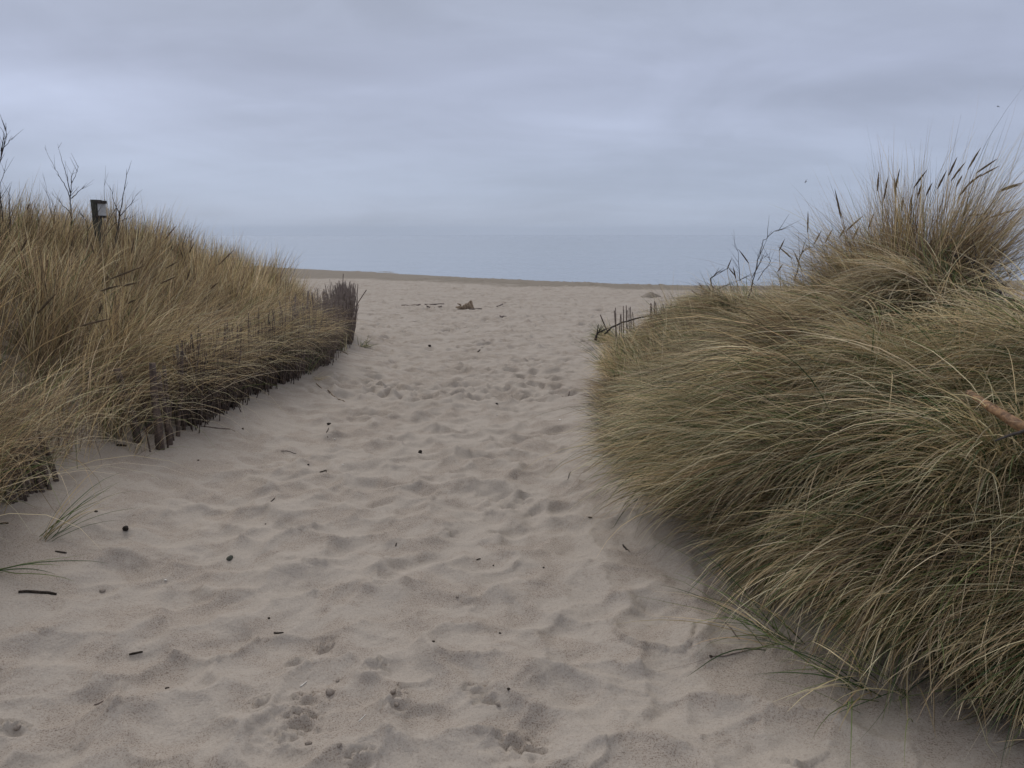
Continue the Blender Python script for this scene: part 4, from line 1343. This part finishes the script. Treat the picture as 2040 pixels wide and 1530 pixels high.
# ------------------------------------------------------------------ small finds on the sand
def pebble(name, u, v, r, mat, label, cat, flat=0.7, seed=0):
    random.seed(seed + int(u))
    g = ground(u, v)
    vs, fs = [], []
    A, B = 7, 10
    f1, f2, f3 = random.uniform(0, 6), random.uniform(0, 6), random.uniform(0.75, 1.3)
    for i in range(A + 1):
        th = math.pi * i / A
        for k in range(B):
            ph = 2 * math.pi * k / B
            q = r * (1 + 0.14 * math.sin(3 * ph + f1) * math.sin(th) + 0.12 * math.cos(2 * th + f2) + random.uniform(-.05, .05))
            vs.append((q * f3 * math.sin(th) * math.cos(ph), q * math.sin(th) * math.sin(ph), q * flat * math.cos(th)))
    for i in range(A):
        for k in range(B):
            fs.append((i * B + k, (i + 1) * B + k, (i + 1) * B + (k + 1) % B, i * B + (k + 1) % B))
    me = bpy.data.meshes.new(name); me.from_pydata(vs, [], fs)
    o = link(name, me, mat); o.location = g + Vector((0, 0, r * flat * 0.25)); o.rotation_euler = (random.uniform(-.3, .3), random.uniform(-.3, .3), random.uniform(0, 6))
    tag(o, label, cat)
    return o


def cone(u, v, r, label):
    """pine cone: a spindle with overlapping scales in rings"""
    random.seed(int(u))
    g = ground(u, v)
    T = Tube(); vs, fs = [], []
    n = 9
    for i in range(n):
        t = i / (n - 1); rad = r * math.sin(math.pi * (0.12 + 0.8 * t)) ** 0.8; z = -r * 1.2 + 2.4 * r * t
        T.path([(z - 0.003, 0, 0), (z + r * 0.22, 0, 0)], [rad * 0.8, rad * 1.05], 8, 0.18)
    me = bpy.data.meshes.new('pine_cone'); me.from_pydata([tuple(v_) for v_ in T.v], [], T.f)
    o = link('pine_cone', me, M_CONE, smooth=False); o.location = g + Vector((0, 0, r * 0.7)); o.rotation_euler = (0, random.uniform(-.3, .3), random.uniform(0, 3))
    tag(o, label, 'pine cone')


cone(251, 1058, 0.014, 'round dark pine cone on the sand below the green sprig')
cone(837, 903, 0.014, 'dark pine cone in the middle of the path')
pebble('pebble', 458, 1114, 0.017, M_STONE, 'dark green grey pebble between two hollows at lower left', 'pebble', 0.8)
pebble('sand_clod', 657, 1382, 0.016, wood_material('damp_sand_clod', (0.27, 0.23, 0.20), (0.38, 0.33, 0.29), (60, 60, 60)), 'round clod of damp sand near the bottom centre', 'clod', 0.8)
M_CLOD = bpy.data.materials['damp_sand_clod']
for i, (u, v, r, lab) in enumerate(((673, 1357, .008, 'small clod above the round one'), (204, 1178, .012, 'flat clod right of the dark stick'), (783, 1383, .010, 'clod in a hollow right of the round one'),
                                     (790, 1408, .009, 'crumb below the clod in the hollow'), (36, 1452, .012, 'clod at the lower left corner'), (992, 1404, .010, 'crumb right of the paw print'),
                                     (615, 1482, .010, 'crumb beside the dug prints at the bottom'), (676, 1486, .009, 'small crumb right of the dug prints'), (911, 1190, .007, 'tiny pale crumb on a ridge'))):
    pebble('sand_clod', u, v, r, M_CLOD, lab, 'clod', 0.75, i)
pebble('pebble', 656, 846, 0.018, M_CONE, 'black pebble with a thin stalk below it left of the path', 'pebble', 0.7)
pebble('pebble', 990, 805, 0.017, M_CONE, 'flat black pebble right of the path middle', 'pebble', 0.4)
pebble('pebble', 856, 690, 0.026, M_CONE, 'black pebble far up the path', 'pebble', 0.9)
pebble('pebble', 614, 927, 0.009, M_CONE, 'small black pebble left of the path middle', 'pebble', 0.8)
for i, (u, v, r, lab) in enumerate(((484, 855, .011, 'dark fragment left of the path near the leaning stakes'), (191, 1020, .009, 'small dark knob left of the round cone'), (536, 1233, .006, 'black speck above the short dark chip'),
                                     (333, 1372, .006, 'black speck alone at lower left'), (863, 1279, .006, 'black speck in the lower middle'), (996, 1262, .005, 'black speck right of the lower middle'),
                                     (1083, 1132, .005, 'black speck right of the two close ones'), (983, 1127, .005, 'black speck in the middle of the sand'), (1416, 1309, .006, 'black tip at the end of the long stalk on the right'),
                                     (1013, 1375, .006, 'speck above the bottom crumbs'), (395, 918, .007, 'dark fragment left of the path below the stakes'), (529, 1045, .005, 'dark speck on the left ridge'))):
    pebble('bark_crumb', u, v, r, M_BARK, lab, 'bark crumb', 0.7, i)
for i, (u, v, r, lab) in enumerate(((330, 1156, .006, 'white shell bit right of the dark stick'), (667, 876, .010, 'white shell fleck right of the black pebble'), (1116, 837, .012, 'white shell fleck at the right of the path'),
                                     (990, 827, .008, 'white fleck below the flat black pebble'), (683, 927, .008, 'white fleck above the crumbled print'), (1096, 917, .009, 'white fleck at the foot of the right bank'))):
    pebble('shell_bit', u, v, r, M_SHELL, lab, 'shell', 0.5, i)


def twig(a, b, r, label, mat=M_BARK, cat='twig', bend=0.06, lift=0.3):
    random.seed(int(a[0] * 7 + a[1]))
    A = ground(*a); B = ground(*b)
    T = Tube()
    p = wobble(A, B, 6, bend)
    q = []
    for v_ in p:
        v_.z = float(HF(v_.x, v_.y)) + r * 0.6; q.append(v_)
    T.path(q, [r * 0.8, r, r * 1.05, r, r * 0.95, r * 0.6], 7, 0.12)
    return tag(T.build('twig', mat), label, cat)


twig((37, 1181), (109, 1186), 0.007, 'thick black stick lying level at the lower left')
twig((258, 1306), (284, 1300), 0.0045, 'short bent black twig at lower left')
twig((546, 1262), (565, 1262), 0.004, 'short dark chip below the centre left')
twig((1241, 1086), (1254, 1099), 0.0045, 'curved black twig slanting on the right sand')
twig((0, 1045), (18, 1043), 0.005, 'dark stick cut by the left edge')
twig((949, 1117), (957, 1114), 0.003, 'tiny dark twig in the middle of the sand')
twig((788, 1090), (790, 1082), 0.003, 'tiny upright dark twig mark')
twig((952, 702), (962, 688), 0.012, 'slanting dark twig far up the path')
twig((598, 1370), (610, 1359), 0.0025, 'short white straw near the bottom', M_SHELL, 'straw')
twig((715, 1438), (728, 1424), 0.0018, 'thin pale straw near the bottom centre', M_SHELL, 'straw')
twig((188, 1406), (206, 1398), 0.003, 'brown straw at lower left', M_STAKE2)
twig((232, 888), (253, 890), 0.008, 'dark chip lying under the leaning stakes')
twig((1131, 957), (1139, 939), 0.003, 'thin dark stem left of the right grass', M_TWIG)
twig((1172, 1033), (1180, 1033), 0.003, 'short dark twig on the right bank')
twig((110, 1100), (133, 1103), 0.004, 'dark bud end of the green sprig')
twig((637, 942), (650, 937), 0.004, 'bent black twig left of the crumbled print')
twig((650, 937), (656, 944), 0.003, 'short dark twig touching the bent one')
twig((540, 1000), (548, 992), 0.003, 'thin dark twig on the left ridge')
twig((653, 874), (655, 852), 0.004, 'thin stalk pointing at the camera below the black pebble')
twig((1416, 1309), (1545, 1284), 0.0022, 'long thin stalk lying on the sand before the right grass', M_STAKE2, 'twig', 0.02)
twig((400, 850), (470, 862), 0.005, 'thin root lying on the sand right of the stakes', M_STAKE2)
twig((415, 846), (408, 825), 0.005, 'short root end by the stakes', M_STAKE2)
twig((630, 765), (680, 800), 0.006, 'pale reed lying on the bank beside the fence', M_DRIFT)
twig((645, 680), (688, 706), 0.008, 'grey reed sliding down the bank near the far fence', M_DRIFT)
twig((560, 900), (590, 905), 0.003, 'thin twig on the left slope', M_STAKE2)
twig((1445, 1242), (1470, 1275), 0.003, 'short green brown straw slanting before the right grass', M_STAKE2)
twig((1120, 790), (1136, 780), 0.006, 'dark twig at the foot of the right bank', M_STAKE2)

for a_, b_, lab in (((800, 609), (838, 607), 'thin dark scrap line on the beach left of the stump'), ((846, 607), (884, 606), 'brown flat scrap lying nearest to the left of the stump'),
                    ((850, 611), (880, 612), 'dark scrap just before the brown flat one'), ((935, 617), (960, 616), 'short dark stick at the right foot of the stump'),
                    ((990, 612), (999, 603), 'small slanting stick on the beach right of the stump'), ((996, 631), (1008, 631), 'dark scrap on the beach below right of the stump')):
    twig(a_, b_, 0.022, lab, M_STAKE2, 'driftwood')
print('scene built, objects:', len(bpy.data.objects))
